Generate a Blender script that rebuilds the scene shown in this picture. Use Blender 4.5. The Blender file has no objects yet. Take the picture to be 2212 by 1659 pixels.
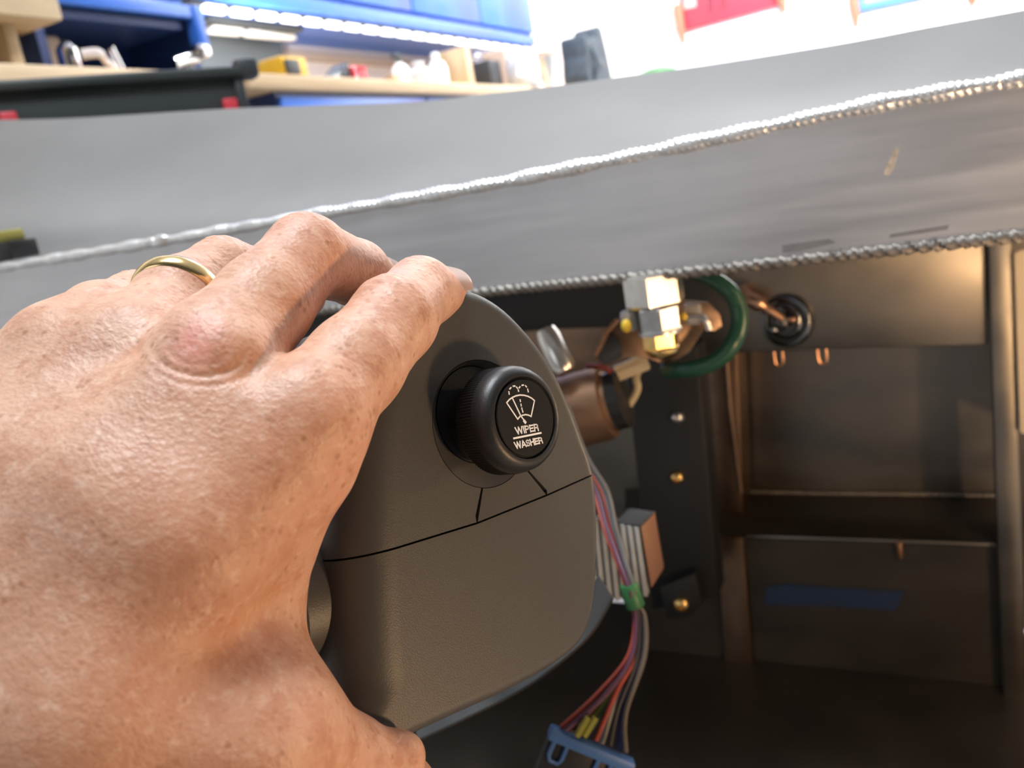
import bpy, bmesh, math, random
import numpy as np
from mathutils import Vector, Matrix

random.seed(7)
rng = np.random.default_rng(7)
C = bpy.context.scene.collection
SC = bpy.context.scene

# ------------------------------------------------------------------ camera
FPX = 1850.0                      # focal length in pixels of the 2212 x 1659 frame
CAMH = 0.62
Yw = Vector((0.51, 0.324, -1.0)).normalized()          # along the workbench, seen from the camera
Zw = Vector((-0.169, 0.960, 0.225)); Zw = (Zw - Yw * Zw.dot(Yw)).normalized()
Xw = Yw.cross(Zw).normalized()
R = Matrix((Xw, Yw, Zw))                                # camera axes -> world axes
CAM = Vector((0, 0, CAMH))
cd = bpy.data.cameras.new('camera')
cd.sensor_width = 36.0
cd.lens = FPX / 2212.0 * 36.0
cd.clip_start = 0.01
cd.clip_end = 60
cd.dof.use_dof = True
cd.dof.focus_distance = 0.238
cd.dof.aperture_fstop = cd.lens / 1.9
cam = bpy.data.objects.new('camera', cd); C.objects.link(cam)
cam.matrix_world = Matrix.Translation(CAM) @ R.to_4x4()
SC.camera = cam


def P(px, py, d):                                       # the point seen at a pixel, d metres deep
    return R @ Vector(((px - 1106) / FPX * d, (829.5 - py) / FPX * d, -d)) + CAM


def ray(px, py):
    return R @ Vector(((px - 1106) / FPX, (829.5 - py) / FPX, -1.0))


def on(px, py, p, n):                                   # where that line of sight meets a plane
    r = ray(px, py)
    return CAM + r * ((p - CAM).dot(n) / r.dot(n))


def camv(x, y, d):                                      # a direction right / up / away from the camera
    return R @ Vector((x, y, -d))


X, Y, Z = Vector((1, 0, 0)), Vector((0, 1, 0)), Vector((0, 0, 1))

# ------------------------------------------------------------------ world, lights, exposure
SC.view_settings.view_transform = 'Standard'
SC.view_settings.look = 'None'
SC.view_settings.gamma = 1.0
SC.view_settings.use_curve_mapping = False
SC.view_settings.exposure = 0.0
w = bpy.data.worlds.new('shop_air'); SC.world = w; w.use_nodes = True
bg = w.node_tree.nodes['Background']
bg.inputs[0].default_value = (0.95, 0.97, 1.0, 1); bg.inputs[1].default_value = 0.08


def area(name, loc, target, sx, sy, power, col):
    l = bpy.data.lights.new(name, 'AREA'); l.shape = 'RECTANGLE'; l.size = sx; l.size_y = sy
    l.energy = power; l.color = col
    o = bpy.data.objects.new(name, l); C.objects.link(o)
    o.location = loc
    o.rotation_euler = (Vector(target) - Vector(loc)).to_track_quat('-Z', 'Y').to_euler()
    return o


LIGHTS = [
    # ceiling fixtures of the shop
    ('ceiling_light_cockpit', (-0.35, 0.25, 2.85), (-0.15, 0.25, 0.6), 1.2, 0.6, 84, (0.90, 0.96, 1.0)),
    ('ceiling_light_bench', (-0.9, 3.4, 2.9), (-2.2, 3.6, 1.0), 1.4, 0.5, 110, (0.97, 0.98, 1.0)),
    ('ceiling_light_back', (0.6, 4.6, 2.9), (0.6, 6.0, 1.6), 2.4, 0.5, 420, (1.0, 0.99, 0.97)),
    # added fill behind the photographer, brightening the beam's reflection
    ('added_beam_fill', (-1.15, -2.7, 1.30), (-0.27, 0.5, 0.6), 1.3, 1.3, 8, (0.93, 0.97, 1.0)),
]
for L in LIGHTS:
    area(*L)
# warm hand lamp held beside the camera, to its right and a little lower
lp = CAM + camv(0.42, -0.22, -0.03)
wl = bpy.data.lights.new('warm_hand_lamp', 'POINT'); wl.energy = 7.6; wl.color = (1.0, 0.62, 0.32); wl.shadow_soft_size = 0.024
WL = bpy.data.objects.new('warm_hand_lamp', wl); C.objects.link(WL); WL.location = lp
# second warm lamp, hung in the footwell to the right of the frame
wl2 = bpy.data.lights.new('warm_footwell_lamp', 'POINT'); wl2.energy = 1.25; wl2.color = (1.0, 0.66, 0.36); wl2.shadow_soft_size = 0.03
WL2 = bpy.data.objects.new('warm_footwell_lamp', wl2); C.objects.link(WL2); WL2.location = P(2620, 700, 0.45)

# ------------------------------------------------------------------ materials


def nodes(m):
    m.use_nodes = True
    return m.node_tree.nodes, m.node_tree.links, m.node_tree.nodes['Principled BSDF']


def mat(name, col, rough=0.5, metal=0.0, var=0.0, vscale=20.0, stretch=(1, 1, 1), bump=0.0, bscale=300.0, bstretch=None,
        rvar=0.0, coat=0.0, emit=None, estr=0.0, trans=0.0, spec=0.5, dist=0.001):
    m = bpy.data.materials.new(name)
    n, l, b = nodes(m)
    b.inputs['Base Color'].default_value = (*col, 1)
    b.inputs['Roughness'].default_value = rough
    b.inputs['Metallic'].default_value = metal
    b.inputs['Coat Weight'].default_value = coat
    b.inputs['Specular IOR Level'].default_value = spec
    if trans:
        b.inputs['Transmission Weight'].default_value = trans
    if emit:
        b.inputs['Emission Color'].default_value = (*emit, 1); b.inputs['Emission Strength'].default_value = estr
    tc = n.new('ShaderNodeTexCoord')

    def noise(scale, st, detail=4):
        mp = n.new('ShaderNodeMapping'); mp.inputs['Scale'].default_value = st
        l.new(tc.outputs['Object'], mp.inputs[0])
        t = n.new('ShaderNodeTexNoise'); t.inputs['Scale'].default_value = scale; t.inputs['Detail'].default_value = detail
        l.new(mp.outputs[0], t.inputs['Vector'])
        return t
    if var or rvar:
        t = noise(vscale, stretch)
        if var:
            r = n.new('ShaderNodeMapRange'); r.inputs['From Min'].default_value = 0.3; r.inputs['From Max'].default_value = 0.7
            r.inputs['To Min'].default_value = 1 - var; r.inputs['To Max'].default_value = 1 + var
            l.new(t.outputs['Fac'], r.inputs['Value'])
            mx = n.new('ShaderNodeVectorMath'); mx.operation = 'SCALE'
            mx.inputs[0].default_value = col
            l.new(r.outputs[0], mx.inputs['Scale']); l.new(mx.outputs[0], b.inputs['Base Color'])
        if rvar:
            r = n.new('ShaderNodeMapRange'); r.inputs['From Min'].default_value = 0.3; r.inputs['From Max'].default_value = 0.7
            r.inputs['To Min'].default_value = rough - rvar; r.inputs['To Max'].default_value = rough + rvar
            l.new(t.outputs['Fac'], r.inputs['Value']); l.new(r.outputs[0], b.inputs['Roughness'])
    if bump:
        t = noise(bscale, bstretch or stretch, 3)
        bp = n.new('ShaderNodeBump'); bp.inputs['Strength'].default_value = bump; bp.inputs['Distance'].default_value = dist
        l.new(t.outputs['Fac'], bp.inputs['Height']); l.new(bp.outputs[0], b.inputs['Normal'])
    return m


M = {}
M['alu'] = mat('brushed_aluminium', (0.66, 0.66, 0.685), 0.40, 0.85, var=0.06, vscale=14, stretch=(0.6, 6, 8), rvar=0.05,
               bump=0.06, bscale=260, bstretch=(0.06, 4, 4), dist=0.0006)
M['weld'] = mat('weld_metal', (0.88, 0.88, 0.88), 0.32, 0.85, var=0.12, vscale=90, bump=0.15, bscale=600)
M['weld_dull'] = mat('dull_weld_metal', (0.26, 0.24, 0.222), 0.55, 0.85, var=0.15, vscale=90, bump=0.2, bscale=600)
M['cowl'] = mat('grey_primer', (0.235, 0.228, 0.226), 0.62, 0.0, var=0.07, vscale=5, stretch=(1, 1, 2.5), bump=0.06, bscale=30, dist=0.004)
M['plastic'] = mat('grey_grained_plastic', (0.062, 0.060, 0.057), 0.44, 0.0, var=0.05, vscale=900, bump=0.5, bscale=2600, dist=0.00016)
M['plastic_smooth'] = mat('grey_smooth_plastic', (0.075, 0.071, 0.065), 0.36, 0.0, var=0.05, vscale=60)
M['black'] = mat('black_plastic', (0.012, 0.012, 0.013), 0.42, 0.0, bump=0.25, bscale=1800, dist=0.0002)
M['cap'] = mat('black_cap_plastic', (0.007, 0.007, 0.0075), 0.6, 0.0, spec=0.25)
M['white_print'] = mat('white_print', (0.93, 0.93, 0.93), 0.6)
M['gold'] = mat('gold', (0.83, 0.62, 0.30), 0.20, 1.0)
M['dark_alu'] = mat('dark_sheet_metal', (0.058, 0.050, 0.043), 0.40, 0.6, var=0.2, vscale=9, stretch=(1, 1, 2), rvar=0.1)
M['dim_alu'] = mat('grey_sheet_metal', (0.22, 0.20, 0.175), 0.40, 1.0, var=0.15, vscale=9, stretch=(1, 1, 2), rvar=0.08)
M['copper_alu'] = mat('brown_reflection_metal', (0.26, 0.17, 0.115), 0.38, 1.0, var=0.2, vscale=25)  # brown reflections in the aluminium put into its colour; the bracket itself is copper coloured
M['tan_panel'] = mat('cream_painted_panel', (0.75, 0.62, 0.44), 0.5, 0.0, var=0.05)
M['black_steel'] = mat('black_painted_steel', (0.012, 0.012, 0.013), 0.5)
M['steel'] = mat('bright_steel', (0.72, 0.69, 0.65), 0.28, 1.0, var=0.08, vscale=120)
M['nut'] = mat('grey_steel', (0.55, 0.54, 0.53), 0.32, 1.0, var=0.12, vscale=150)
M['brass'] = mat('brass', (0.80, 0.55, 0.22), 0.22, 1.0, var=0.15, vscale=200)
M['copper'] = mat('copper', (0.72, 0.40, 0.24), 0.32, 1.0, var=0.2, vscale=80)
M['dark_steel'] = mat('dark_glossy_steel', (0.25, 0.25, 0.25), 0.22, 1.0, var=0.2, vscale=120)
M['motor'] = mat('brown_motor_metal', (0.28, 0.17, 0.11), 0.52, 0.9, var=0.1, vscale=40)
M['cream'] = mat('cream_plastic', (0.55, 0.45, 0.29), 0.5)
M['green_hose'] = mat('green_rubber', (0.015, 0.075, 0.045), 0.28)
M['clear'] = mat('smoky_clear_plastic', (0.45, 0.43, 0.40), 0.25, trans=0.3)
M['yellow_plastic'] = mat('yellow_plastic', (0.75, 0.50, 0.04), 0.4)
M['white_metal'] = mat('white_painted_metal', (0.24, 0.245, 0.24), 0.5, var=0.15, vscale=60)
M['orange'] = mat('copper_brown_plate', (0.22, 0.10, 0.05), 0.45)
M['green_tape'] = mat('green_tape', (0.02, 0.12, 0.035), 0.45)
M['blue_conn'] = mat('blue_plastic', (0.045, 0.12, 0.30), 0.45)
M['blue_tape'] = mat('blue_tape', (0.012, 0.03, 0.08), 0.6)
for nm, c in dict(red=(0.45, 0.05, 0.02), darkred=(0.10, 0.02, 0.02), yellow=(0.40, 0.38, 0.05), blackw=(0.02, 0.02, 0.022),
                  white=(0.45, 0.44, 0.42), bluew=(0.03, 0.035, 0.16), tan=(0.14, 0.11, 0.08), greenw=(0.03, 0.06, 0.03),
                  purple=(0.12, 0.03, 0.08)).items():
    M['w_' + nm] = mat(nm + '_wire', tuple(0.6 * q for q in c), 0.5)
# workshop
M['wall'] = mat('white_paint', (0.86, 0.85, 0.84), 0.6)
M['tile'] = mat('pale_board', (0.76, 0.68, 0.66), 0.45)
M['ceil'] = mat('ceiling_paint', (0.75, 0.75, 0.75), 0.7)
M['floor'] = mat('concrete', (0.36, 0.35, 0.34), 0.45, var=0.12, vscale=4)
M['blue'] = mat('blue_paint', (0.045, 0.17, 0.66), 0.35, coat=0.2)
M['navy'] = mat('dark_and_shaded_blue', (0.02, 0.05, 0.19), 0.4)  # drawer bodies' own dark blue; on the hutch, inner shade put into the colour
M['wood'] = mat('maple', (0.66, 0.48, 0.29), 0.45, var=0.10, vscale=6, stretch=(8, 0.6, 8))
M['ply'] = mat('plywood', (0.56, 0.42, 0.25), 0.55, var=0.10, vscale=6, stretch=(6, 0.8, 6))
M['bin'] = mat('dark_grey_plastic', (0.035, 0.042, 0.042), 0.45, var=0.1, vscale=6)
M['redp'] = mat('red_plastic', (0.55, 0.04, 0.06), 0.4)
M['led'] = mat('led_lens', (1, 1, 1), 0.4, emit=(1, 0.99, 0.97), estr=3.0)
M['grey_panel'] = mat('grey_sheet', (0.07, 0.08, 0.09), 0.35, 0.3)
M['chrome'] = mat('chrome', (0.8, 0.8, 0.8), 0.12, 1.0)
M['yellow'] = mat('yellow_case', (0.78, 0.45, 0.02), 0.4)
M['dgrey'] = mat('dark_grey_case', (0.04, 0.045, 0.05), 0.45)
M['whitep'] = mat('white_plastic', (0.82, 0.81, 0.79), 0.4)
M['slate'] = mat('slate_fabric', (0.045, 0.06, 0.075), 0.75, var=0.25, vscale=20)
M['greenp'] = mat('green_plastic', (0.03, 0.22, 0.05), 0.4)
M['dgreen'] = mat('dark_green_plastic', (0.02, 0.07, 0.03), 0.4)
M['flange'] = mat('grey_flange_metal', (0.11, 0.115, 0.115), 0.38, 0.8, var=0.3, vscale=30)
M['cardboard'] = mat('beige_board', (0.55, 0.42, 0.33), 0.6)
M['sign_red'] = mat('red_sign_paint', (0.62, 0.05, 0.08), 0.4)
M['sign_blue'] = mat('blue_sign_paint', (0.10, 0.28, 0.75), 0.4)
M['sign_dark'] = mat('dark_sign_paint', (0.16, 0.03, 0.05), 0.5)
M['sign_pale'] = mat('pale_sign_paint', (0.75, 0.40, 0.38), 0.5)
M['rust'] = mat('brown_hook_metal', (0.30, 0.16, 0.10), 0.5)
M['nail'] = mat('fingernail', (0.74, 0.55, 0.47), 0.28)

# ------------------------------------------------------------------ object helpers
WLOC = {}


def tag(o, label=None, cat=None, group=None, kind=None):
    if label: o['label'] = label
    if cat: o['category'] = cat
    if group: o['group'] = group
    if kind: o['kind'] = kind
    return o


def thing(name, loc, label, cat, group=None):
    o = bpy.data.objects.new(name, None); C.objects.link(o)
    o.empty_display_size = 0.02
    o.location = loc; WLOC[o.name] = Vector(loc)
    return tag(o, label, cat, group)


def mesh_of(g, smooth=35):
    if isinstance(g, bmesh.types.BMesh):
        bmesh.ops.recalc_face_normals(g, faces=g.faces)
        me = bpy.data.meshes.new('m'); g.to_mesh(me); g.free()
    else:
        me = g
    if smooth:
        me.polygons.foreach_set('use_smooth', np.ones(len(me.polygons), bool))
        if smooth < 180:
            me.set_sharp_from_angle(angle=math.radians(smooth))
    return me


def obj(name, g, m, parent=None, label=None, cat=None, group=None, kind=None, smooth=35):
    me = mesh_of(g, smooth)
    me.materials.clear(); me.materials.append(M[m] if isinstance(m, str) else m)
    me.name = name
    o = bpy.data.objects.new(name, me); C.objects.link(o)
    if parent is None:
        co = np.empty(len(me.vertices) * 3); me.vertices.foreach_get('co', co); co = co.reshape(-1, 3)
        c = Vector((co.min(0) + co.max(0)) / 2)
        o.location = c
    else:
        c = WLOC[parent.name]; o.parent = parent
    me.transform(Matrix.Translation(-c)); me.update()
    WLOC[o.name] = c.copy()
    return tag(o, label, cat, group, kind)


def B():
    return bmesh.new()


def box(bm, c, size, ax=None, bevel=0.0, seg=2):
    """a box about centre c, size along the three axes ax (default world)"""
    A = Matrix([a.normalized() for a in ax]).transposed() if ax else Matrix.Identity(3)
    S = Matrix.Diagonal((*size, 1))
    r = bmesh.ops.create_cube(bm, size=1.0, matrix=Matrix.Translation(c) @ A.to_4x4() @ S)
    if bevel:
        es = {e for v in r['verts'] for e in v.link_edges}
        bmesh.ops.bevel(bm, geom=list(es), offset=bevel, segments=seg, affect='EDGES', profile=0.5)
    return bm


def prism(bm, pts, vec, bevel=0.0):
    """polygon pts swept along vec"""
    a = [bm.verts.new(p) for p in pts]; b = [bm.verts.new(p + vec) for p in pts]
    fs = [bm.faces.new(a), bm.faces.new(b[::-1])]
    n = len(pts)
    for i in range(n):
        fs.append(bm.faces.new((a[i], b[i], b[(i + 1) % n], a[(i + 1) % n])))
    if bevel:
        bmesh.ops.recalc_face_normals(bm, faces=fs)
        es = {e for f in fs for e in f.edges}
        bmesh.ops.bevel(bm, geom=list(es), offset=bevel, segments=2, affect='EDGES', profile=0.5)
    return bm


def curve(pts, n=8):
    """points of a smooth line through pts"""
    pts = [Vector(p) for p in pts]; out = []
    for i in range(len(pts) - 1):
        p0 = pts[max(i - 1, 0)]; p1 = pts[i]; p2 = pts[i + 1]; p3 = pts[min(i + 2, len(pts) - 1)]
        for k in range(n):
            t = k / n
            out.append(0.5 * ((2 * p1) + (p2 - p0) * t + (2 * p0 - 5 * p1 + 4 * p2 - p3) * t * t + (3 * p1 - p0 - 3 * p2 + p3) * t ** 3))
    out.append(pts[-1])
    return out


def tube(bm, pts, r, seg=10, flat=1.0, up=None, cap=True, closed=False):
    pts = [Vector(p) for p in pts]; n = len(pts)
    rs = r if isinstance(r, (list, tuple, np.ndarray)) else [r] * n
    rings = []; u = None
    for i, p in enumerate(pts):
        if closed:
            t = (pts[(i + 1) % n] - pts[i - 1]).normalized()
        else:
            t = (pts[min(i + 1, n - 1)] - pts[max(i - 1, 0)]).normalized()
        if u is None:
            u = up if up else (Z if abs(t.dot(Z)) < 0.9 else X)
        u = (u - t * u.dot(t)).normalized(); v = t.cross(u)
        rings.append([bm.verts.new(p + (u * math.cos(2 * math.pi * k / seg) * flat + v * math.sin(2 * math.pi * k / seg)) * rs[i]) for k in range(seg)])
    for i in range(n if closed else n - 1):
        a, b = rings[i], rings[(i + 1) % n]
        for k in range(seg):
            bm.faces.new((a[k], a[(k + 1) % seg], b[(k + 1) % seg], b[k]))
    if cap and not closed:
        bm.faces.new(rings[0][::-1]); bm.faces.new(rings[-1])
    return bm


def lathe(bm, prof, c, axis, seg=32, rmod=None, up=None):
    """profile (radius, height) turned about axis from c"""
    a = axis.normalized(); u = (up or (Z if abs(a.dot(Z)) < 0.9 else X)); u = (u - a * u.dot(a)).normalized(); v = a.cross(u)
    rings = []
    for j, (r, h) in enumerate(prof):
        if r < 1e-7:
            rings.append([bm.verts.new(c + a * h)]); continue
        ring = []
        for k in range(seg):
            q = 2 * math.pi * k / seg
            rr = r + (rmod(j, k) if rmod else 0)
            ring.append(bm.verts.new(c + a * h + (u * math.cos(q) + v * math.sin(q)) * rr))
        rings.append(ring)
    for a_, b_ in zip(rings[:-1], rings[1:]):
        for k in range(seg):
            k2 = (k + 1) % seg
            if len(a_) == 1 and len(b_) == 1: break
            if len(a_) == 1: bm.faces.new((a_[0], b_[k2], b_[k]))
            elif len(b_) == 1: bm.faces.new((a_[k], a_[k2], b_[0]))
            else: bm.faces.new((a_[k], a_[k2], b_[k2], b_[k]))
    if len(rings[0]) > 1: bm.faces.new(rings[0][::-1])
    if len(rings[-1]) > 1: bm.faces.new(rings[-1])
    return bm


def ball(bm, c, size, ax=None, sub=3):
    A = Matrix([a.normalized() for a in ax]).transposed() if ax else Matrix.Identity(3)
    bmesh.ops.create_icosphere(bm, subdivisions=sub, radius=1.0, matrix=Matrix.Translation(c) @ A.to_4x4() @ Matrix.Diagonal((*size, 1)))
    return bm


def boolean(a, b, op):
    """mesh a (op) mesh b, both in world coordinates"""
    oa = bpy.data.objects.new('tmp', a); ob = bpy.data.objects.new('tmp', b); C.objects.link(oa); C.objects.link(ob)
    md = oa.modifiers.new('b', 'BOOLEAN'); md.operation = op; md.object = ob; md.solver = 'EXACT'
    dg = bpy.context.evaluated_depsgraph_get(); dg.update()
    me = bpy.data.meshes.new_from_object(oa.evaluated_get(dg))
    bpy.data.objects.remove(oa); bpy.data.objects.remove(ob)
    return me


def raw(bm):
    bmesh.ops.recalc_face_normals(bm, faces=bm.faces)
    me = bpy.data.meshes.new('m'); bm.to_mesh(me); bm.free(); return me


# ------------------------------------------------------------------ the shop: bench line, walls, floor, ceiling
BP = P(560, 157, 2.45)                                     # front top edge of the workbench
XB, ZB = BP.x, BP.z
XWALL = XB - 0.72
YBACK = P(1560, 60, 5.9).y


def onX(px, py, x): return on(px, py, Vector((x, 0, 0)), X)
def onY(px, py, y): return on(px, py, Vector((0, y, 0)), Y)
def onZ(px, py, z): return on(px, py, Vector((0, 0, z)), Z)


def shell(name, c, size, m):
    return obj(name, box(B(), Vector(c), size), m, kind='structure')


shell('floor', (0.8, 2.6, -0.05), (7.0, 10.0, 0.1), 'floor')
shell('ceiling', (0.8, 2.6, 3.05), (7.0, 10.0, 0.1), 'ceil')
shell('wall_left', (XWALL - 0.05, 2.6, 1.5), (0.1, 10.0, 3.0), 'wall')
shell('wall_back', (0.8, YBACK + 0.05, 1.5), (7.0, 0.1, 3.0), 'wall')

# ------------------------------------------------------------------ welded aluminium dash beam
YB = P(1106, 392, 0.59).y
TOPL = [(-700, 690), (-300, 622), (0, 573), (350, 516), (640, 466), (1050, 396), (1500, 305), (1850, 230), (2212, 166), (2700, 85)]
BOTL = [(-700, 838), (-300, 790), (0, 752), (350, 713), (640, 682), (1050, 634), (1500, 590), (1850, 552), (2212, 512), (2700, 458)]
top = [onY(x, y + 8, YB) for x, y in TOPL]; bot = [onY(x, y - 6, YB) for x, y in BOTL]
BT = 0.055
beam = thing('dash_beam', (top[3] + bot[3]) / 2, 'bare aluminium dash beam with welded edges running across behind the hand', 'dash beam')
tc_ = curve(top, 6); bc_ = curve(bot, 6)
bm = B(); rows = []
for a, b in zip(tc_, bc_):
    rows.append([bm.verts.new(p) for p in (a, b, b + Y * BT, a + Y * BT)])
for r, s in zip(rows[:-1], rows[1:]):
    for k in range(4):
        bm.faces.new((r[k], r[(k + 1) % 4], s[(k + 1) % 4], s[k]))
bm.faces.new(rows[0]); bm.faces.new(rows[-1][::-1])
obj('beam_body', bm, 'alu', beam, smooth=30)


def bead(line, r, pitch, depth, slant=0.5, seg=12, wob=0.0, seed=1):
    """a weld bead: overlapping scales along a line"""
    rg = random.Random(seed)
    L = [0.0]
    for a, b in zip(line[:-1], line[1:]): L.append(L[-1] + (b - a).length)
    tot = L[-1]; n = int(tot / pitch * 7); bm = B(); rings = []
    k = 0; lens = []
    s = 0.0
    while s < tot + pitch:
        lens.append(s); s += pitch * rg.uniform(0.75, 1.25)
    amps = [rg.uniform(0.7, 1.25) for _ in lens]
    import bisect
    for i in range(n + 1):
        s = tot * i / n
        j = min(max(bisect.bisect(L, s) - 1, 0), len(line) - 2)
        f = (s - L[j]) / max(L[j + 1] - L[j], 1e-9)
        p = line[j].lerp(line[j + 1], f); t = (line[j + 1] - line[j]).normalized()
        u = (Z - t * Z.dot(t)).normalized(); v = t.cross(u)
        ring = []
        for q in range(seg):
            a = 2 * math.pi * q / seg
            ss = s + slant * r * math.sin(a)
            m = min(max(bisect.bisect(lens, ss) - 1, 0), len(lens) - 2)
            ph = (ss - lens[m]) / (lens[m + 1] - lens[m])
            ph = min(max(ph, 0), 1)
            rr = r * (1 - depth * amps[m] * ph ** 1.6 + wob * math.sin(s * 61) + wob * math.sin(s * 173 + 1))
            ring.append(bm.verts.new(p + (u * math.sin(a) - v * math.cos(a)) * rr))
        rings.append(ring)
    for a, b in zip(rings[:-1], rings[1:]):
        for q in range(seg):
            bm.faces.new((a[q], a[(q + 1) % seg], b[(q + 1) % seg], b[q]))
    bm.faces.new(rings[0][::-1]); bm.faces.new(rings[-1])
    return bm


def sub(line, a, b):
    return [p for i, p in enumerate(line) if a <= i <= b]


obj('weld_bead', bead([p + Vector((0, 0.001, 0.001)) for p in tc_], 0.0048, 0.0044, 0.26, 0.5, wob=0.10, seed=3), 'weld', beam, label='shiny upper weld bead', smooth=60)
obj('weld_bead', bead([p + Vector((0, 0.0005, -0.0005)) for p in bc_], 0.0044, 0.0068, 0.45, 0.9, wob=0.0, seed=5), 'weld_dull', beam, label='dull lower weld bead', smooth=60)
bm = B()
for px, py, a, b in ((345, 524, .011, .004), (352, 516, .009, .004), (330, 521, .008, .0035)):
    ball(bm, onY(px, py, YB) - Y * 0.002, (a, .004, b), sub=2)
obj('weld_spatter', bm, 'weld', beam, smooth=60)

# a pale scrape and two grinding marks on the beam face
M['scrape'] = mat('scraped_metal', (0.72, 0.62, 0.52), 0.5, 0.6, var=0.3, vscale=400)
M['grind'] = mat('grinding_mark', (0.34, 0.34, 0.36), 0.5, 0.85, var=0.1, vscale=200)
for nm_, m_, pl_ in (('scrape', 'scrape', [(1934, 318), (1943, 322), (1936, 345), (1930, 366), (1919, 380), (1908, 376), (1916, 356), (1926, 338)]),
                     ('grind_mark', 'grind', [(1690, 530), (1790, 516), (1806, 524), (1720, 544), (1690, 546)]),
                     ('grind_mark', 'grind', [(1924, 506), (1996, 494), (2050, 486), (2046, 496), (1990, 504), (1920, 514)])):
    bm = B(); prism(bm, [onY(*p, YB - 0.00012) for p in pl_], Y * 0.0002); obj(nm_, bm, m_, beam, smooth=0)

# ------------------------------------------------------------------ grey cowl panel behind the beam
edge = [(-500, 275), (-200, 268), (0, 262), (160, 258), (500, 238), (640, 233), (900, 224), (1050, 207), (1200, 190), (1350, 170), (1500, 150), (1800, 103), (2000, 66), (2212, 28), (2700, -60)]
YC = YB + 0.30
e3 = []
for i, (x, y) in enumerate(edge):
    e3.append(onY(x, y, YC + 0.006 * math.sin(i * 1.7)))
e3 = curve(e3, 6)
n_ = len(e3)
b3 = []
for p in e3:
    # foot of the panel, tucked behind the beam
    i = min(range(len(tc_)), key=lambda k: abs(tc_[k].x - p.x * 0.84))
    b3.append(tc_[i])
xs = [p.x for p in tc_]


def foot(x):
    j = min(max(int(np.searchsorted(xs, x)) - 1, 0), len(tc_) - 2)
    f = (x - xs[j]) / (xs[j + 1] - xs[j]); return tc_[j].lerp(tc_[j + 1], f)


bm = B(); grid = []
NJ = 26
for i, p in enumerate(e3):
    s = i / (n_ - 1)
    q = foot(xs[0] * 0.99 + (xs[-1] - xs[0]) * 0.98 * s)
    q = Vector((q.x, YB + BT - 0.012, q.z - 0.008))
    row = []
    for j in range(NJ + 1):
        t = j / NJ
        c = q.lerp(p, t)
        sag = math.sin(math.pi * t)
        wave = 0.034 * math.exp(-((t - 0.30) / 0.10) ** 2) * (0.35 + 0.65 * math.exp(-((s - 0.22) / 0.2) ** 2))
        wave += 0.006 * math.sin(t * 9 + s * 7) * sag * (1 - 0.5 * s)
        c = c + Vector((0, 0.55, -0.83)) * (0.030 * sag) + Vector((0, 0.55, -0.83)) * wave
        row.append(bm.verts.new(c))
    grid.append(row)
for i in range(n_ - 1):
    for j in range(NJ):
        bm.faces.new((grid[i][j], grid[i + 1][j], grid[i + 1][j + 1], grid[i][j + 1]))
bmesh.ops.recalc_face_normals(bm, faces=bm.faces)
bmesh.ops.solidify(bm, geom=bm.faces[:], thickness=0.003)
obj('cowl_panel', bm, 'cowl', None, 'wide smooth grey cowl panel rising behind the aluminium beam', 'panel', smooth=60)

# ------------------------------------------------------------------ welded footwell behind and under the beam
D0 = 0.92
YF = P(1900, 900, D0).y                                   # recessed back panel
YU = P(1875, 650, 0.78).y                                 # upper box front
YL = P(1900, 1300, 0.86).y                                # lower panel front
bulk = thing('footwell_bulkhead', P(1900, 1000, D0), 'dim sheet metal footwell bulkhead with welded seams under the beam', 'bulkhead')
x0 = onY(900, 900, YF).x - 0.5; x1 = onY(2212, 900, YF).x + 0.10


def yquad(name, px, y0, thick, m, lab=None, bevel=0.0015):
    bm = B(); prism(bm, [onY(*p, y0) for p in px], Y * thick, bevel)
    return obj(name, bm, m, bulk, label=lab)


obj('back_panel', box(B(), Vector(((x0 + x1) / 2, YF + 0.004, 0.33)), (x1 - x0, 0.006, 0.52)), 'dim_alu', bulk)
yquad('upper_box', [(560, 560), (2128, 430), (2134, 745), (1800, 754), (1450, 768), (560, 822)], YU, YF - YU, 'dim_alu', 'grey upper box panel')
yquad('dark_plate', [(600, 600), (1545, 560), (1520, 700), (1190, 712), (600, 760)], YU - 0.05, 0.004, 'black_steel', 'black upper plate')
yquad('brown_plate', [(600, 720), (1420, 690), (1420, 790), (600, 850)], YU - 0.02, 0.004, 'copper_alu', 'brown cross plate')
yquad('post', [(2132, 430), (2184, 425), (2206, 1100), (2225, 1800), (2180, 1800), (2152, 1100)], YU - 0.012, 0.03, 'dim_alu', 'grey right post')
yquad('post', [(1515, 700), (1590, 700), (1604, 1060), (1604, 1155), (1545, 1160)], YF - 0.06, 0.05, 'copper_alu', 'brown left post')
bm = B()
tube(bm, [onY(x, y, YF - 0.064) for x, y in ((1570, 770), (1578, 880), (1598, 1035), (1602, 1062))], 0.0022, 8)
obj('weld_bead', bm, 'copper_alu', bulk)
obj('weld_bead', bead([onY(x, y, YF - 0.003) for x, y in ((1600, 1062), (1800, 1066), (2000, 1068), (2165, 1071))], 0.0032, 0.006, 0.35, seed=9), 'weld_dull', bulk)
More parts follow.
